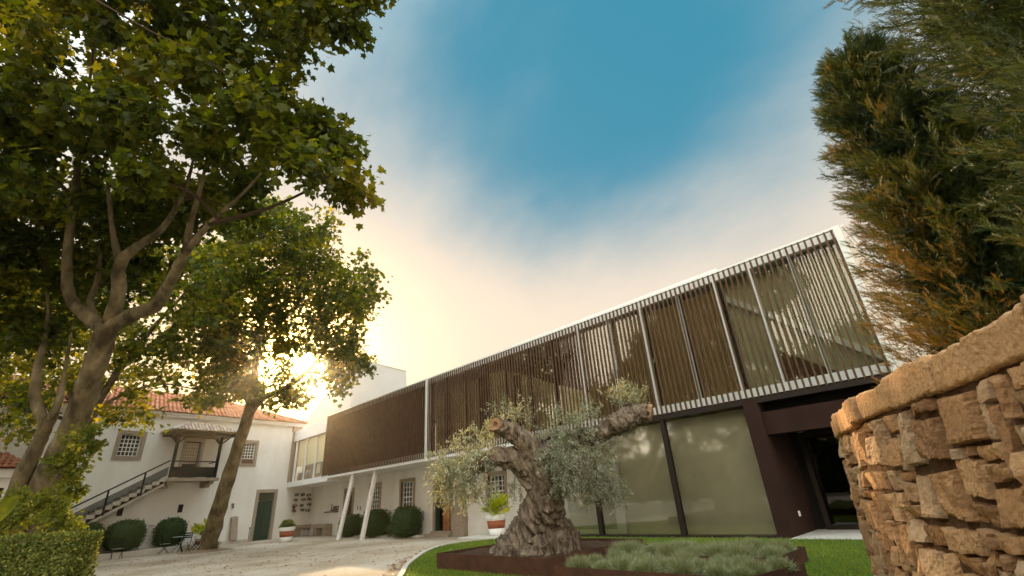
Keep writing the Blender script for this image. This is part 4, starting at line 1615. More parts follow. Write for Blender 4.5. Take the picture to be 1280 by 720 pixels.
# ------------------------------------------------------------------ planters and lavender
def planter(label, x0, x1, y0, y1, h, rot=0., sk=0.):
    cx, cy = (x0 + x1) / 2, (y0 + y1) / 2
    root = empty('steel_planter', (cx, cy, 0), rot, label, 'planter')
    a, b = (x1 - x0) / 2, (y1 - y0) / 2
    o_ = [(-a, -b), (a, -b), (a + sk, b), (-a, b)]
    t = .014
    i_ = [(-a + t, -b + t), (a - t, -b + t), (a + sk - t, b - t), (-a + t, b - t)]
    v = [(x, y, -.06) for x, y in o_] + [(x, y, h) for x, y in o_] + [(x, y, h) for x, y in i_] + [(x, y, h - .14) for x, y in i_]
    f = []
    for l in range(3):
        for k in range(4):
            f.append((l * 4 + k, l * 4 + (k + 1) % 4, (l + 1) * 4 + (k + 1) % 4, (l + 1) * 4 + k))
    mb = MB()
    mb.add(v, f)
    mb.build('steel_edge', M['corten'], root)
    mb = MB()
    nx, ny = 40, 30
    g = []
    for j in range(ny + 1):
        for i in range(nx + 1):
            u, w_ = i / nx, j / ny
            x = (-a + t) + (2 * a - 2 * t) * u + sk * w_ * u
            y = -b + t + (2 * b - 2 * t) * w_
            g.append((x, y, h - .06 + .05 * noise.noise((x * 6 + cx, y * 6, 0)) + .02 * noise.noise((x * 21, y * 21, 3))))
    mb.add(g, [(j * (nx + 1) + i, j * (nx + 1) + i + 1, (j + 1) * (nx + 1) + i + 1, (j + 1) * (nx + 1) + i) for j in range(ny) for i in range(nx)])
    mb.build('soil', M['soil'], root)
planter('rusty steel planter holding the old olive tree', -9.45, -6.22, 6.75, 9.9, .31)
planter('low rusty steel planter full of lavender in front of the olive', -5.78, -2.72, 6.42, 7.75, .25, sk=.28)
planter('low rusty steel planter with lavender nearest the glass front', -6.3, -3.0, 8.35, 9.8, .22)

def lavender():
    metas = []
    for s in range(4):
        # dome of short sprigs, then a few long flower stalks
        k = 1500
        d = rvec(k)
        d[:, 2] = np.abs(d[:, 2])
        q_ = rng.random(k) ** .45
        pos = d * q_[:, None] * np.array([.20, .20, .19])
        ax = unit(d * np.array([.9, .9, .8]) + np.array([0, 0, .55]) + rng.normal(0, .25, (k, 3)))
        tv = np.array(BLADE_V)
        tv[:, 0] *= .085
        base_t = np.clip(.10 + .55 * q_ + rng.normal(0, .14, k), 0, 1)
        V, F, T = scatter(tv, BLADE_F, pos, ax, rvec(k), rng.uniform(.05, .115, k), base_t)
        kk = 26
        th = rng.uniform(0, 6.28, kk)
        rr = rng.random(kk) ** .5 * .15
        p2 = np.stack([rr * np.cos(th), rr * np.sin(th), np.full(kk, .08)], 1)
        ax2 = unit(np.stack([np.cos(th) * rr * 3, np.sin(th) * rr * 3, np.ones(kk)], 1) + rng.normal(0, .12, (kk, 3)))
        tv2 = np.array(BLADE_V)
        tv2[:, 0] *= .022
        V2, F2, T2 = scatter(tv2, BLADE_F, p2, ax2, rvec(kk), rng.uniform(.16, .27, kk), np.clip(rng.normal(.85, .1, kk), 0, 1))
        metas.append((np.vstack([V, V2]), F + [F2[0] + len(V)], np.concatenate([T, T2])))
    first = []
    spots = []
    for j, y in enumerate((6.74, 7.10, 7.46)):
        for i in range(7):
            spots.append((-5.50 + i * .44 + rng.uniform(-.09, .09) + .10 * j, y + rng.uniform(-.07, .07), .19, 0))
    for j, y in enumerate((8.6, 8.98, 9.4)):
        for i in range(8):
            spots.append((-6.0 + i * .39 + rng.uniform(-.08, .08), y + rng.uniform(-.08, .08), .16, 1))
    srcs = {}
    for n, (x, y, z, bed) in enumerate(spots):
        s = n % 4
        if s not in srcs:
            o = npmesh('lavender_plant', metas[s][0], metas[s][1], M['lavender'], tint=metas[s][2])
            srcs[s] = o
        else:
            o = srcs[s].copy()
            link(o)
        o.location = (x, y, z)
        o.rotation_euler = (0, 0, rng.uniform(0, 6.28))
        sc_ = rng.uniform(.75, 1.1) * (1 if bed == 0 else 1.05)
        o.scale = (sc_ * 1.12, sc_ * 1.12, sc_ * rng.uniform(.7, 1.0))
        if bed == 0:
            tag(o, 'bushy grey green lavender plant in the low planter in front of the olive', 'plant', 'lavender in the front planter')
        else:
            tag(o, 'bushy grey green lavender plant in the planter nearest the glass front', 'plant', 'lavender in the rear planter')
lavender()

# ------------------------------------------------------------------ dry stone wall on the right
def stone_wall():
    root = empty('stone_wall', (0, 4, 0), 0, 'curved dry stone wall of rough ochre rubble with big coping slabs', 'wall')
    W = [(.95, -2.2), (.72, -.8), (.52, .6), (.38, 1.6), (.24, 2.5), (.04, 2.95), (-.17, 3.45), (-.45, 4.05), (-.82, 4.95), (-1.13, 5.85), (-1.28, 6.55), (-1.22, 7.2), (-.85, 7.8), (-.2, 8.15), (.8, 8.35), (2.4, 8.5)]
    l, _ = smoothline([(x, y, 0) for x, y in W], [1] * len(W), 10)
    P = np.array(l)[:, :2]
    seg = np.linalg.norm(np.diff(P, axis=0), axis=1)
    sa = np.concatenate([[0], np.cumsum(seg)])
    LT = sa[-1]
    HT = 1.86
    def frame(s):
        x, y = np.interp(s, sa, P[:, 0]), np.interp(s, sa, P[:, 1])
        e = .06
        dx = np.interp(s + e, sa, P[:, 0]) - np.interp(s - e, sa, P[:, 0])
        dy = np.interp(s + e, sa, P[:, 1]) - np.interp(s - e, sa, P[:, 1])
        d_ = math.hypot(dx, dy)
        return x, y, -dy / d_, dx / d_        # outward normal on the left of the path
    def wp(s, z, out):
        x, y, nx, ny = frame(s)
        o = out + .15 * (HT - z) / HT
        return (x + nx * o, y + ny * o - 4, z)
    mb = MB()
    tints = []
    def stone(s0, s1, z0, z1, depth=.022, gap=.001):
        w_, h_ = s1 - s0, z1 - z0
        j = min(w_, h_) * .095
        gs = rng.uniform(.004, .013)
        if s1 - s0 < .28 and rng.random() < .025: return
        s0, s1 = s0 + gs, s1 - gs
        cs = [(s0 + gap + abs(rng.normal(0, j)), z0 + gap + abs(rng.normal(0, j))), (s1 - gap - abs(rng.normal(0, j)), z0 + gap + abs(rng.normal(0, j))),
              (s1 - gap - abs(rng.normal(0, j)), z1 - gap - abs(rng.normal(0, j))), (s0 + gap + abs(rng.normal(0, j)), z1 - gap - abs(rng.normal(0, j)))]
        pr = rng.uniform(-.5, 1.0) * depth
        tlt = rng.normal(0, .012, 2)
        sd_ = rng.uniform(0, 100)
        vv = []
        nu = max(4, min(14, int(w_ / .022))) + 2
        nv = max(4, min(14, int(h_ / .022))) + 2
        def par(k, n):
            if k == 0: return 0.
            if k == n: return 1.
            return .045 + .91 * (k - 1) / (n - 2)
        frac = rng.uniform(.4, 1.6)
        sl = rng.uniform(-.6, .6)
        for b in range(nv + 1):
            for a in range(nu + 1):
                u, v_ = par(a, nu), par(b, nv)
                s = (cs[0][0] * (1 - u) + cs[1][0] * u) * (1 - v_) + (cs[3][0] * (1 - u) + cs[2][0] * u) * v_
                z = (cs[0][1] * (1 - u) + cs[1][1] * u) * (1 - v_) + (cs[3][1] * (1 - u) + cs[2][1] * u) * v_
                rim = a in (0, nu) or b in (0, nv)
                near = a in (1, nu - 1) or b in (1, nv - 1)
                wj = .013 if (rim or near) else .004
                s2 = s + wj * noise.noise((s * 13, z * 13, sd_)) + .5 * wj * noise.noise((s * 40, z * 40, sd_))
                z2 = z + wj * noise.noise((s * 13, z * 13, sd_ + 7)) + .5 * wj * noise.noise((s * 40, z * 40, sd_ + 7))
                o = pr + tlt[0] * (2 * u - 1) + tlt[1] * (2 * v_ - 1)
                q_ = s + sl * z
                o += .011 * frac * noise.noise((q_ * 9, z * 9, sd_)) + .010 * frac * noise.noise((q_ * 26, z * 12, sd_)) + .005 * noise.noise((s * 60, z * 60, sd_))
                step = math.floor(noise.noise((q_ * 7, z * 10, sd_ + 3)) * 4) / 4
                o += .012 * frac * step
                if near: o -= rng.uniform(.002, .006)
                if rim: o = -.055
                vv.append(wp(s2, z2, o))
        f = [(b * (nu + 1) + a, (b + 1) * (nu + 1) + a, (b + 1) * (nu + 1) + a + 1, b * (nu + 1) + a + 1) for b in range(nv) for a in range(nu)]
        f = [q[::-1] for q in f]
        mb.add(vv, f)
        tints.extend([rng.random()] * len(vv))
    def split(s0, s1, z0, z1, lvl):
        w_, h_ = s1 - s0, z1 - z0
        big = rng.random()
        stop = (w_ < .55 and h_ < .36 and (w_ * h_ < .055 or big < .35)) or w_ * h_ < .014
        if stop and max(w_ / h_, h_ / w_) < 5:
            stone(s0, s1, z0, z1)
            return
        r = rng.uniform(.30, .70) if rng.random() < .6 else rng.choice([.2, .8])
        vert = w_ > h_ * rng.uniform(.6, 2.1)
        if w_ > .55: vert = True
        if h_ > .6: vert = rng.random() < .15
        if vert:
            m_ = s0 + w_ * r
            split(s0, m_, z0, z1, lvl + 1)
            split(m_, s1, z0, z1, lvl + 1)
        else:
            m_ = z0 + h_ * r
            split(s0, s1, z0, m_, lvl + 1)
            split(s0, s1, m_, z1, lvl + 1)
    s = 0.
    while s < LT - .3:
        w_ = rng.uniform(.5, .9)
        split(s, min(s + w_, LT), -.05, 1.66, 0)
        s += w_
    mb.tint = tints
    mb.build('rubble_face', M['wallstone'], root, smooth=False)
    # dark heart of the wall behind the joints, and the back face
    mb = MB()
    v, k = [], 0
    ss = np.linspace(0, LT, 90)
    for s in ss:
        x, y, nx, ny = frame(s)
        a = wp(s, -.1, -.038)
        b = wp(s, 1.70, -.038)
        v += [a, b, (x - nx * .42, y - ny * .42 - 4, 1.70), (x - nx * .50, y - ny * .50 - 4, -.1)]
    f = [(i * 4 + j, i * 4 + j + 1, i * 4 + j + 5, i * 4 + j + 4) for i in range(len(ss) - 1) for j in range(3)]
    mb.add(v, f)
    mb.build('wall_core', M['wallcore'], root)
    # coping slabs
    s = .05
    n_ = 0
    while s < LT - .4:
        w_ = rng.uniform(.65, 1.1) if s < 7 else rng.uniform(.3, .6)
        mb = MB()
        sd_ = rng.uniform(0, 99)
        nu, ring = 26, 44
        z0, z1 = 1.665 + rng.uniform(-.01, .02), HT + rng.uniform(-.02, .025)
        prot = rng.uniform(.0, .05)
        vv = []
        for a in range(nu + 1):
            sx = s + .006 + (w_ - .012) * a / nu
            x, y, nx, ny = frame(sx)
            en = 1 - .30 * max(0, abs(2 * a / nu - 1) - .93) / .07
            for b in range(ring):
                an = 2 * math.pi * b / ring
                cx, cz = math.cos(an), math.sin(an)
                sx_ = abs(cx) ** .17 * (1 if cx > 0 else -1)
                sz_ = abs(cz) ** .17 * (1 if cz > 0 else -1)
                hw, hh = .25 * (.9 + .1 * en), (z1 - z0) / 2 * (.78 + .22 * en)
                p = np.array([x, y, (z0 + z1) / 2]) + np.array([nx, ny, 0]) * (-.235 + prot + sx_ * hw) + np.array([0, 0, sz_ * hh])
                nn = .018 * noise.noise((p[0] * 3, p[1] * 3, p[2] * 5 + sd_)) + .009 * noise.noise((p[0] * 17, p[1] * 17, p[2] * 22 + sd_)) + .006 * noise.noise((p[0] * 50, p[1] * 50, p[2] * 50))
                p = p + (np.array([nx, ny, 0]) * sx_ + np.array([0, 0, sz_])) * nn
                vv.append((p[0], p[1] - 4, p[2]))
        f = [(a * ring + b, a * ring + (b + 1) % ring, (a + 1) * ring + (b + 1) % ring, (a + 1) * ring + b) for a in range(nu) for b in range(ring)]
        f += [tuple(range(ring - 1, -1, -1)), tuple(nu * ring + b for b in range(ring))]
        f = [q[::-1] for q in f]
        mb.add(vv, f)
        mb.tint = [.3 + .5 * rng.random()] * len(vv)
        mb.build('coping_slab', M['wallstone'], root, smooth=False)
        s += w_
        n_ += 1
stone_wall()
# ------------------------------------------------------------------ clipped plants
def topiary(loc, r, hgt, label, group):
    root = empty('box_ball', loc, 0, label, 'bush', group)
    n = int(2600)
    d = rvec(n)
    d[:, 2] = np.where(d[:, 2] < -.75, -d[:, 2], d[:, 2])
    # a ball clipped a little square
    k = (np.abs(d) ** 3.2).sum(1) ** (-1 / 3.2)
    wob = np.array([noise.noise((a * 2.3, b * 2.3, c * 2.3 + loc[0])) for a, b, c in d]) * .14
    pos = d * (k * (1 + wob) * np.where(rng.random(n) < .05, rng.uniform(1.02, 1.12, n), rng.uniform(.93, 1.02, n)))[:, None] * np.array([r, r, hgt / 2]) + np.array([0, 0, hgt / 2])
    V, F, T = scatter(OVAL_V, OVAL_F, pos, unit(d * .6 + rvec(n) * .9), unit(d * .8 + rvec(n) * .7), rng.uniform(.05, .095, n), np.clip(rng.normal(.42, .22, n), 0, 1))
    npmesh('foliage', V, F, M['topiary'], root, tint=T)
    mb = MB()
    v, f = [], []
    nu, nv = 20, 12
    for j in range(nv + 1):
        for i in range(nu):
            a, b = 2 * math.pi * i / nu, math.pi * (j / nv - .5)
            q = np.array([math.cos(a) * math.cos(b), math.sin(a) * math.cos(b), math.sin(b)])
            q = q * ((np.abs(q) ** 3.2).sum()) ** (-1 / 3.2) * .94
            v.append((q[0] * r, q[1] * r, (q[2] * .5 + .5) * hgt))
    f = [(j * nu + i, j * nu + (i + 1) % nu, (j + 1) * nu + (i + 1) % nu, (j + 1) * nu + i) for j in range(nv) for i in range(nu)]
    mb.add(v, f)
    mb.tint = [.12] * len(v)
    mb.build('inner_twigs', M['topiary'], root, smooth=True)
GL = 'clipped box bushes by the manor house'
GR = 'clipped box bushes by the old wing'
topiary(tuple(hp(-5.75, -1.15, .04)), .80, 1.45, 'clipped box bush under the foot of the outside stair', GL)
topiary(tuple(hp(-3.95, -1.10, .04)), .84, 1.45, 'clipped box bush on the kerb left of the cafe table', GL)
topiary(tuple(hp(-1.75, -.85, .04)), .72, 1.40, 'clipped box bush behind the cafe table and chairs', GL)
topiary((-29.0, 14.45, -.22), .62, 1.20, 'clipped box bush beside the lattice door behind the first white column', GR)
topiary((-26.15, 14.50, -.22), .72, 1.38, 'clipped box bush below the window right of the second white column', GR)
topiary((-22.95, 14.50, -.22), .72, 1.42, 'clipped box bush between the window and the half open door', GR)

def loose_plant(name, label, loc, r, h, n, leaf, mat, group=None, cat='plant', stems=9, tpl=(OVAL_V, OVAL_F)):
    root = empty(name, loc, 0, label, cat, group)
    mb = MB()
    P, A, Nn, S, T = [], [], [], [], []
    for i in range(stems):
        a = rng.uniform(0, 6.28)
        e = np.array([math.cos(a) * r * rng.uniform(.2, .9), math.sin(a) * r * rng.uniform(.2, .9), h * rng.uniform(.6, 1.0)])
        m_ = e * np.array([.35, .35, .6])
        mb.tube([(0, 0, 0), tuple(m_), tuple(e)], [.012, .009, .004], 4, cap=False)
        k = n // stems
        t = rng.uniform(.3, 1.05, k)
        p = np.where((t < .6)[:, None], np.outer(t / .6, m_), m_ + np.outer((t - .6) / .4, e - m_)) + rng.normal(0, leaf * .7, (k, 3))
        P.append(p)
        A.append(unit(p * [1, 1, .4] / max(r, .1) + rvec(k) * .6 + np.array([0, 0, .2])))
        Nn.append(unit(rvec(k) * .6 + np.array([0, 0, .8])))
        S.append(leaf * rng.uniform(.6, 1.3, k))
        T.append(np.clip(rng.normal(.5, .25, k), 0, 1))
    mb.build('stems', M['olive_bark'], root)
    P, A, Nn, S, T = [np.concatenate(q) for q in (P, A, Nn, S, T)]
    P[:, 2] = np.maximum(P[:, 2], .02)
    V, F, T = scatter(tpl[0], tpl[1], P, A, Nn, S, T)
    npmesh('foliage', V, F, M[mat], root, tint=T)
    return root
loose_plant('low_shrub', 'small loose shrub left of the middle box bush below the old window', (-24.6, 14.6, -.2), .45, .55, 260, .09, 'topiary')
loose_plant('low_shrub', 'small dark shrub at the foot of the second white column', (-27.4, 14.7, -.2), .40, .65, 260, .09, 'topiary')

# hedge in the left foreground
def hedge():
    e = RW[:, 0].copy()
    e[2] = 0
    e = unit(e)
    ang = math.atan2(e[1], e[0])
    c = at(99, 668, 6.6)
    root = empty('clipped_hedge', (c[0], c[1], -.1), ang, 'square clipped yellow green hedge in the bottom left corner', 'hedge')
    x0, x1, y0, y1, h = -4.2, -.03, .02, .46, 1.33
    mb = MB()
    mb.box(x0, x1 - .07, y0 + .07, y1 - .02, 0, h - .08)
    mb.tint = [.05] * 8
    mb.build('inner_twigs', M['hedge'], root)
    def face(n, f):
        u, v = rng.random(n), rng.random(n)
        dp = np.abs(rng.normal(0, .035, n)) - .02
        if f == 'front': p, nn = np.stack([x0 + (x1 - x0) * u, y0 + dp, h * v], 1), (0, -1, 0)
        if f == 'right': p, nn = np.stack([x1 - dp, y0 + (y1 - y0) * u, h * v], 1), (1, 0, 0)
        if f == 'top': p, nn = np.stack([x0 + (x1 - x0) * u, y0 + (y1 - y0) * v, h - dp], 1), (0, 0, 1)
        return p, np.tile(nn, (n, 1)).astype(float)
    ps, ns = zip(face(19000, 'front'), face(3000, 'right'), face(4000, 'top'))
    p, nn = np.vstack(ps), np.vstack(ns)
    bump = np.array([noise.noise((a * 3, b * 3, c_ * 3)) for a, b, c_ in p]) * .05
    p = p + nn * bump[:, None]
    n = len(p)
    # young shoots on the top edge stand out
    T = np.clip(rng.normal(.42, .22, n) + .18 * np.array([noise.noise((a * 2, b * 2, c_ * 2 + 5)) for a, b, c_ in p]), 0, 1)
    V, F, T = scatter(OVAL_V, OVAL_F, p, unit(nn * .55 + rvec(n) + np.array([0, 0, .35])), unit(nn * .9 + rvec(n) * .6), rng.uniform(.028, .058, n), T)
    npmesh('foliage', V, F, M['hedge'], root, tint=T)
hedge()

def leafy_mass(name, label, spots, leaf, per, mat, cat='shrub', base=None):
    """spots: (px, py, depth, radius m)"""
    cs = [at(x, y, d) for x, y, d, r in spots]
    b = np.mean(cs, 0) if base is None else np.array(base)
    b = np.array([b[0], b[1], -.15]) if base is None else b
    root = empty(name, tuple(b), 0, label, cat)
    mb = MB()
    P, A, Nn, S, T = [], [], [], [], []
    for c, (_, _, _, r) in zip(cs, spots):
        a = b + np.array([(c[0] - b[0]) * .3, (c[1] - b[1]) * .3, 0])
        mb.tube([Vector(a - b), Vector((a + c) / 2 - b + np.array([0, 0, .15])), Vector(c - b)], [.016, .011, .005], 5, cap=False)
        q = leaf_cloud(np.array([c]), [r], per, leaf, droop=.1)
        for l_, v_ in zip((P, A, Nn, S, T), q): l_.append(v_)
    mb.build('stems', M['olive_bark'], root)
    P, A, Nn, S, T = [np.concatenate(q) for q in (P, A, Nn, S, T)]
    V, F, T = scatter(OVAL_V, OVAL_F, P - b, A, Nn, S, T)
    npmesh('foliage', V, F, M[mat], root, tint=T)
leafy_mass('shrub', 'loose yellow green shrub growing behind the clipped hedge',
           [(10, 652, 8.6, .35), (35, 640, 8.8, .35), (60, 645, 8.8, .35), (82, 652, 8.8, .25), (20, 622, 9.0, .25), (55, 622, 9, .25), (-25, 645, 8.5, .4), (72, 632, 9, .2), (92, 662, 8.7, .18)], .085, 300, 'shrub')
leafy_mass('climbing_shoots', 'fresh yellow green shoots sprouting from the big plane trunk',
           [(92, 545, 9.9, .30), (105, 560, 9.9, .28), (85, 570, 9.9, .28), (72, 580, 9.9, .25), (110, 540, 9.9, .22), (88, 600, 9.8, .20), (80, 622, 9.7, .20), (96, 612, 9.9, .15), (100, 585, 9.9, .2), (118, 556, 9.9, .16)], .10, 170, 'shrub', cat='plant', base=at(70, 600, 10.1))
def big_leaf():
    c = at(-8, 655, 6.9)
    root = empty('broad_leaf_plant', tuple(c), 0, 'single broad banana like leaf at the left edge above the hedge', 'plant')
    a = at(29, 618, 6.9) - c
    mb = MB()
    ax = Vector(a)
    sd_ = Vector(unit(np.cross(a, RW[:, 2])))
    nn = Vector(RW[:, 2])
    v, f = [], []
    n = 12
    for i in range(n + 1):
        t = i / n
        wd = .105 * math.sin(math.pi * min(1, .08 + t * .93)) ** .7
        m_ = ax * t + Vector((0, 0, .05 * math.sin(t * 3.1)))
        for k, s in enumerate((-1, -.5, 0, .5, 1)):
            v.append(m_ + sd_ * wd * s + nn * (.05 * abs(s)))
    f = [(i * 5 + k, i * 5 + k + 1, i * 5 + k + 6, i * 5 + k + 5) for i in range(n) for k in range(4)]
    mb.add(v, f)
    mb.tint = [.35] * len(v)
    mb.build('leaf', M['shrub'], root, smooth=True)
    mb = MB()
    mb.tube([(-.1, 0, -1.3), (-.05, 0, -.6), (0, 0, 0)], [.025, .02, .012], 6)
    mb.build('stalk', M['shrub'], root)
big_leaf()

# ------------------------------------------------------------------ pots
def pot(name, label, loc, r, h, plant, cat='flower pot', band=True):
    root = empty(name, loc, 0, label, cat, None)
    mb = MB()
    mb.lathe([(r * .66, 0), (r * .70, h * .02), (r * .78, h * .33)], n=28)
    mb.build('pot_base', M['white'], root, smooth=True)
    mb = MB()
    mb.lathe([(r * .785, h * .332), (r * .89, h * .72)], n=28)
    mb.build('painted_band', M['terracotta'] if band else M['white'], root, smooth=True)
    mb = MB()
    mb.lathe([(r * .90, h * .722), (r * .92, h * .80), (r * 1.0, h * .81), (r * 1.0, h), (r * .90, h), (r * .88, h * .90), (.01, h * .90)], n=28)
    mb.build('rim', M['white'], root)
    P, A, Nn, S, T = [], [], [], [], []
    if plant == 'palm':
        n, L = 46, .62
        a = rng.uniform(0, 6.28, n)
        el = rng.uniform(.35, 1.45, n)
        ax = np.stack([np.cos(a) * np.cos(el), np.sin(a) * np.cos(el), np.sin(el)], 1)
        ln_ = rng.uniform(.25, .62, n)
        pos = np.array([0, 0, h * .9]) + ax * ln_[:, None]
        mb = MB()
        for p in pos:
            mb.tube([(0, 0, h * .88), tuple(p * .5 + np.array([0, 0, h * .5])), tuple(p)], [.012, .009, .006], 5, cap=False)
        mb.tint = [.5] * len(mb.v)
        mb.build('stalks', M['pot_leaf'], root)
        V, F, T = scatter(np.array(OVAL_V) * [1.35, 1, 1.2], OVAL_F, pos, unit(ax + rvec(n) * .4 + np.array([0, 0, -.15])), unit(rvec(n) * .5 + np.array([0, 0, .8])), rng.uniform(.26, .46, n), np.clip(rng.normal(.5, .25, n), 0, 1))
        npmesh('foliage', V, F, M['pot_leaf'], root, tint=T)
    else:
        n = 700
        d = rvec(n)
        d[:, 2] = np.abs(d[:, 2])
        pos = d * np.array([r * .95, r * .95, .42]) * (rng.random(n) ** .4)[:, None] + np.array([0, 0, h * .95])
        V, F, T = scatter(OVAL_V, OVAL_F, pos, unit(d + rvec(n) * .5), rvec(n), rng.uniform(.06, .11, n), np.clip(rng.normal(.35, .25, n), 0, 1))
        npmesh('foliage', V, F, M['shrub'], root, tint=T)
        mb = MB()
        mb.lathe([(r * .8, h * .9), (r * .7, h * 1.15), (.02, h * 1.3)], n=14)
        mb.tint = [.0] * len(mb.v)
        mb.build('inner_twigs', M['topiary'], root, smooth=True)
    return root
pot('flower_pot', 'white pot with a red band and low green shrub beside the green door', (-31.7, 11.75, -.2), .46, .78, 'shrub')
pot('flower_pot', 'white pot with a red band and big yellow green leaves left of the olive trunk', (-14.55, 13.15, .062), .40, .70, 'palm')
pot('flower_pot', 'white and red pot with yellow leaves half hidden behind the slender plane trunk', tuple(hp(-.62, -2.35, -.2)), .40, .72, 'palm')
mb = MB()
mb.box(-.95, .95, -.85, .75, -.12, .06)
o = mb.build('stone_step', M['concrete'], bevel=.015)
o.location = (-14.75, 13.0, 0)
tag(o, 'flat pale stone slab carrying the pot with big yellow green leaves', 'slab')

# planted pots hanging on the recessed wall
rows = ['top', 'second', 'third', 'bottom']
cols_ = ['leftmost', 'second from left', 'third from left', 'rightmost']
for j in range(4):
    for i in range(4):
        s_, z_ = 6.12 + i * .52 + rng.uniform(-.07, .07), 2.42 - j * .33 + rng.uniform(-.05, .05)
        loc = hp(s_, -.0, z_)
        root = empty('wall_pot', tuple(loc), R(100), f'small wall pot with dark plant, {cols_[i]} in the {rows[j]} row', 'wall pot', 'planted pots hanging on the recessed wall')
        mb = MB()
        prof = [(.05, -.20), (.09, -.17), (.13, 0), (.14, .02)]
        n = 14
        v = []
        for r_, zz in prof:
            for k in range(n + 1):
                a = math.pi + math.pi * k / n
                v.append((r_ * math.cos(a), r_ * math.sin(a) * .9 - .003, zz))
        f = [(q * (n + 1) + k, q * (n + 1) + k + 1, (q + 1) * (n + 1) + k + 1, (q + 1) * (n + 1) + k) for q in range(3) for k in range(n)]
        f.append(tuple(range(n, -1, -1)))
        f.append(tuple(3 * (n + 1) + k for k in range(n + 1)))
        mb.add(v, f)
        mb.build('pot', M['terracotta'] if (i == 0 and j == 2) else M['white'], root)
        n = 90
        d = rvec(n)
        pos = d * np.array([.155, .10, .085]) * rng.uniform(.3, 1, n)[:, None] + np.array([0, -.12, .05])
        pos[:, 1] = np.minimum(pos[:, 1], -.02)
        V, F, T = scatter(OVAL_V, OVAL_F, pos, unit(d + np.array([0, 0, -.5])), rvec(n), rng.uniform(.05, .09, n), np.clip(rng.normal(.9 if (i == 0 and j == 2) else .35, .2, n), 0, 1))
        npmesh('foliage', V, F, M['dark_plant'], root, tint=T)

# stone benches in the recess
def bench(label, loc, rz, L):
    root = empty('stone_bench', loc, rz, label, 'bench', 'stone benches in the recess')
    mb = MB()
    mb.box(-L / 2, L / 2, -.5, -.01, .48, .70)
    mb.build('seat', M['stone_trim'], root, bevel=.02)
    for s in (-1, 1):
        mb = MB()
        a, b = sorted((s * L / 2 - s * .06, s * L * .22))
        mb.box(a, b, -.44, -.03, -.05, .478)
        mb.build('support', M['stone_trim'], root, bevel=.02)
bench('stone bench below the hanging wall pots', tuple(hp(7.02, 0, -.2)), R(100), 1.95)
bench('stone bench below the small lettered bar', (-34.35, 15.29, -.2), 0, 2.1)

# lettering over a bar on the old wing's wall
root = empty('wall_sign', (-33.6, 15.29, 1.25), 0, 'thin dark bar with small slanted lettering above the stone bench', 'sign')
mb = MB()
mb.box(-1.05, .95, -.09, -.001, -.06, 0)
mb.build('bar', M['brown_wood'], root)
fc = bpy.data.curves.new('letters', 'FONT')
fc.body = 'Luso'
fc.size = .62
fc.shear = .3
fc.extrude = .012
fc.align_x = 'CENTER'
ft = bpy.data.objects.new('lettering_curve', fc)
link(ft)
fm = bpy.data.meshes.new_from_object(ft.evaluated_get(bpy.context.evaluated_depsgraph_get()))
bpy.data.objects.remove(ft)
fm.materials.clear()
fm.materials.append(M['dark_metal'])
fo = bpy.data.objects.new('lettering', fm)
link(fo, root)
fo.location = (.45, -.05, .04)
fo.rotation_euler = (R(90), 0, 0)

# leaning stone slab and thin stake by the house wall
mb = MB()
mb.prism([(-.20, 0), (.20, 0), (.215, 1.36), (.05, 1.42), (-.19, 1.38)], -.09, .09)
o = mb.build('leaning_slab', M['stone_trim'], bevel=.02)
o.location = hp(2.0, -.50, -.02)
o.rotation_euler = (R(-14), 0, R(100))
tag(o, 'upright granite slab leaning against the white wall left of the green door', 'slab')
mb = MB()
mb.tube([(0, 0, -.1), (0, 0, .85)], [.03, .03], 10)
mb.box(-.05, .05, -.05, .05, .78, .86)
o = mb.build('boot_post', M['grey_metal'])
o.location = hp(2.95, -.5, -.2)
tag(o, 'thin short grey post standing just left of the green door', 'post')
mb = MB()
mb.slab([(-.0, -.45), (1.6, -.45), (1.6, .0), (0, .0)], -.12, .10)
o = mb.build('threshold_stone', M['stone_pale'], bevel=.015)
o.location = hp(1.3, -.05, -.12)
o.rotation_euler = (0, 0, R(100))
tag(o, 'low stone strip on the ground below the leaning granite slab', 'slab')

# cafe table and chairs
def chair(label, loc, rz, group='folding cafe chairs'):
    root = empty('cafe_chair', loc, rz, label, 'chair', group)
    mb = MB()
    for k in range(5):
        mb.box(-.20, .20, -.20 + k * .083, -.20 + k * .083 + .07, .445, .465)
    mb.build('seat', M['table_top'], root)
    mb = MB()
    for z in (.66, .76, .86):
        mb.box(-.20, .20, .205, .22, z, z + .06)
    mb.build('backrest', M['black_green'], root)
    for s in (-1, 1):
        mb = MB()
        mb.bar((s * .21, -.20, 0), (s * .21, .16, .44), .022)
        mb.build('leg', M['black_green'], root)
        mb = MB()
        mb.bar((s * .185, .24, 0), (s * .185, -.16, .44), .022)
        mb.build('leg', M['black_green'], root)
        mb = MB()
        mb.bar((s * .21, .16, .44), (s * .21, .225, .93), .022)
        mb.build('back_post', M['black_green'], root)
def table(label, loc, r):
    root = empty('cafe_table', loc, 0, label, 'table')
    mb = MB()
    mb.lathe([(r - .02, .715), (r, .72), (r, .74), (r - .02, .745)], n=32)
    mb.build('tabletop', M['table_top'], root)
    for k in range(3):
        a = 2.1 * k + .4
        mb = MB()
        mb.bar((math.cos(a) * r * .8, math.sin(a) * r * .8, 0), (-math.cos(a) * r * .5, -math.sin(a) * r * .5, .715), .024)
        mb.build('leg', M['black_green'], root)
g0 = -.2
table('round cafe table in front of the clipped box bush', tuple(hp(-1.75, -2.5, g0)), .42)
chair('folding cafe chair at the left of the round table by the box bush', tuple(hp(-2.5, -2.6, g0)), R(100 + 80))
chair('folding cafe chair on the yard side of the round cafe table', tuple(hp(-1.8, -3.2, g0)), R(100 + 180))
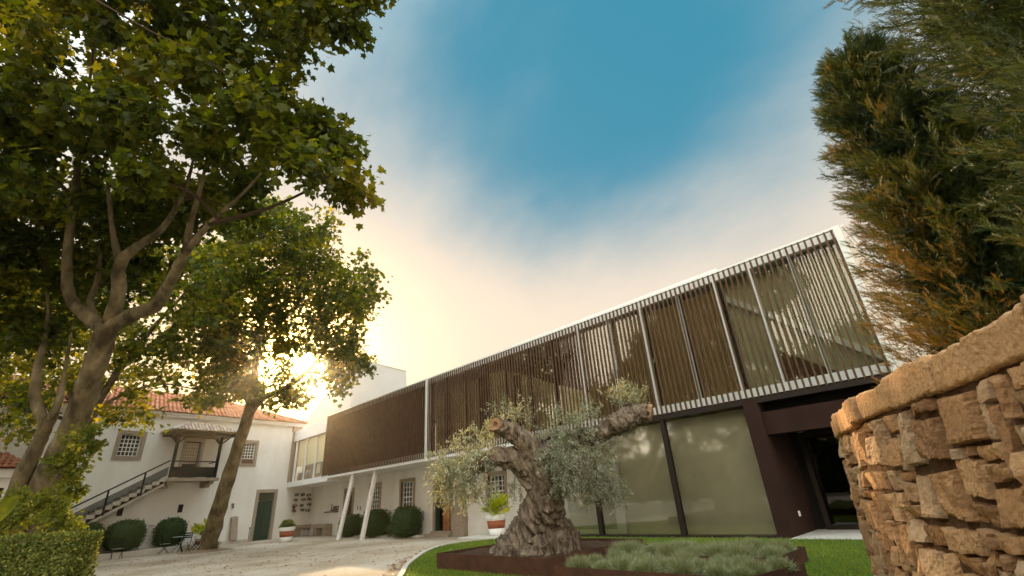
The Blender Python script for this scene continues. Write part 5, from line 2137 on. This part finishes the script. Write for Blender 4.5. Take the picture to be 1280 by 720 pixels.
chair('folding cafe chair between the round table and the slender plane trunk', tuple(hp(-1.05, -2.75, g0)), R(100 - 90))
chair('single folding cafe chair at the end of the clipped hedge', tuple(hp(-4.55, -2.6, g0)), R(100 + 150))

# bed of earth round the second plane tree
mb = MB()
v = []
n = 48
for lv, (k, z) in enumerate(((1.0, -.195), (.85, -.16), (.4, -.10), (.05, -.07))):
    for i in range(n):
        a = 2 * math.pi * i / n
        rr = k * (1.35 + .35 * noise.noise((math.cos(a) * 1.5, math.sin(a) * 1.5, 1)))
        v.append((rr * math.cos(a), rr * math.sin(a), z + .02 * noise.noise((rr * math.cos(a) * 4, rr * math.sin(a) * 4, 2))))
f = [(l * n + i, l * n + (i + 1) % n, (l + 1) * n + (i + 1) % n, (l + 1) * n + i) for l in range(3) for i in range(n)]
f.append(tuple(3 * n + i for i in range(n)))
mb.add(v, f)
o = mb.build('tree_bed', M['earth'], smooth=True)
o.location = (-30.9, 7.45, -.02)
tag(o, kind='structure')
loose_plant('weed_tuft', 'small green weed tuft at the foot of the slender plane trunk', (-30.35, 7.75, -.12), .25, .35, 120, .07, 'shrub')

# pebbles along the wall, fallen leaves
def fallen():
    n = 1500
    cx = np.concatenate([rng.uniform(-34, -14, 900), rng.normal(-11.6, .7, 350), rng.uniform(-30, -10, 250)])
    cy = np.concatenate([rng.uniform(2, 12.6, 900), np.zeros(350), rng.uniform(3, 9, 250)])
    ka = np.array(kl)
    t = rng.integers(20, 56, 350)
    t = np.minimum(t, len(ka) - 1)
    cx[900:1250] = ka[t, 0] - np.abs(rng.normal(.25, .22, 350))
    cy[900:1250] = ka[t, 1] + rng.normal(0, .2, 350) - .05
    # a few on the lawn
    lx = np.concatenate([rng.uniform(-4.5, -1.6, 10), rng.uniform(-13.5, -9.6, 12)])
    ly = np.concatenate([rng.uniform(9.8, 12.6, 10), rng.uniform(8.5, 11.5, 12)])
    z = np.array([gz(a) + .006 for a in cx])
    pos = np.concatenate([np.stack([cx, cy, z], 1), np.stack([lx, ly, np.full(len(lx), .045)], 1)])
    n = len(pos)
    a = rng.uniform(0, 6.28, n)
    ax = np.stack([np.cos(a), np.sin(a), rng.normal(.12, .15, n)], 1)
    V, F, T = scatter(PLANE_V, PLANE_F, pos, ax, unit(np.array([0, 0, 1.]) + rvec(n) * .3), rng.uniform(.035, .09, n), rng.random(n))
    V[:, 2] = np.maximum(V[:, 2], np.repeat(pos[:, 2], len(PLANE_V)))
    tag(npmesh('fallen_leaves', V, F, M['dry_leaf'], tint=T), kind='stuff')
    n = 420
    px_ = rng.uniform(-30, -22, n)
    mb = MB()
    for x in px_:
        y = 14.75 + rng.normal(0, .14)
        r = rng.uniform(.05, .12)
        z0 = gz(x)
        mb.add([(x + r, y, z0), (x, y + r, z0), (x - r, y, z0), (x, y - r, z0), (x + r * .5, y + r * .3, z0 + r * .8), (x - r * .5, y - r * .2, z0 + r * .9)], [(0, 1, 4), (1, 2, 5, 4), (2, 3, 5), (3, 0, 4, 5)])
    tag(mb.build('pebbles', M['stone_pale']), kind='stuff')
fallen()

# ------------------------------------------------------------------ haze added for the glare round the sun
def glare_haze():
    mb = MB()
    mb.box(-1000, 600, -700, 1000, -1.3, 22)
    m = bpy.data.materials.new('sun_glare_haze')
    m.use_nodes = True
    nt = m.node_tree
    nt.nodes.clear()
    out = nt.nodes.new('ShaderNodeOutputMaterial')
    pv = nt.nodes.new('ShaderNodeVolumePrincipled')
    pv.inputs['Color'].default_value = (1.0, .88, .66, 1)
    pv.inputs['Density'].default_value = .0008
    pv.inputs['Anisotropy'].default_value = .95
    nt.links.new(pv.outputs[0], out.inputs['Volume'])
    o = mb.build('glare_haze', m)
    tag(o, kind='stuff')
glare_haze()
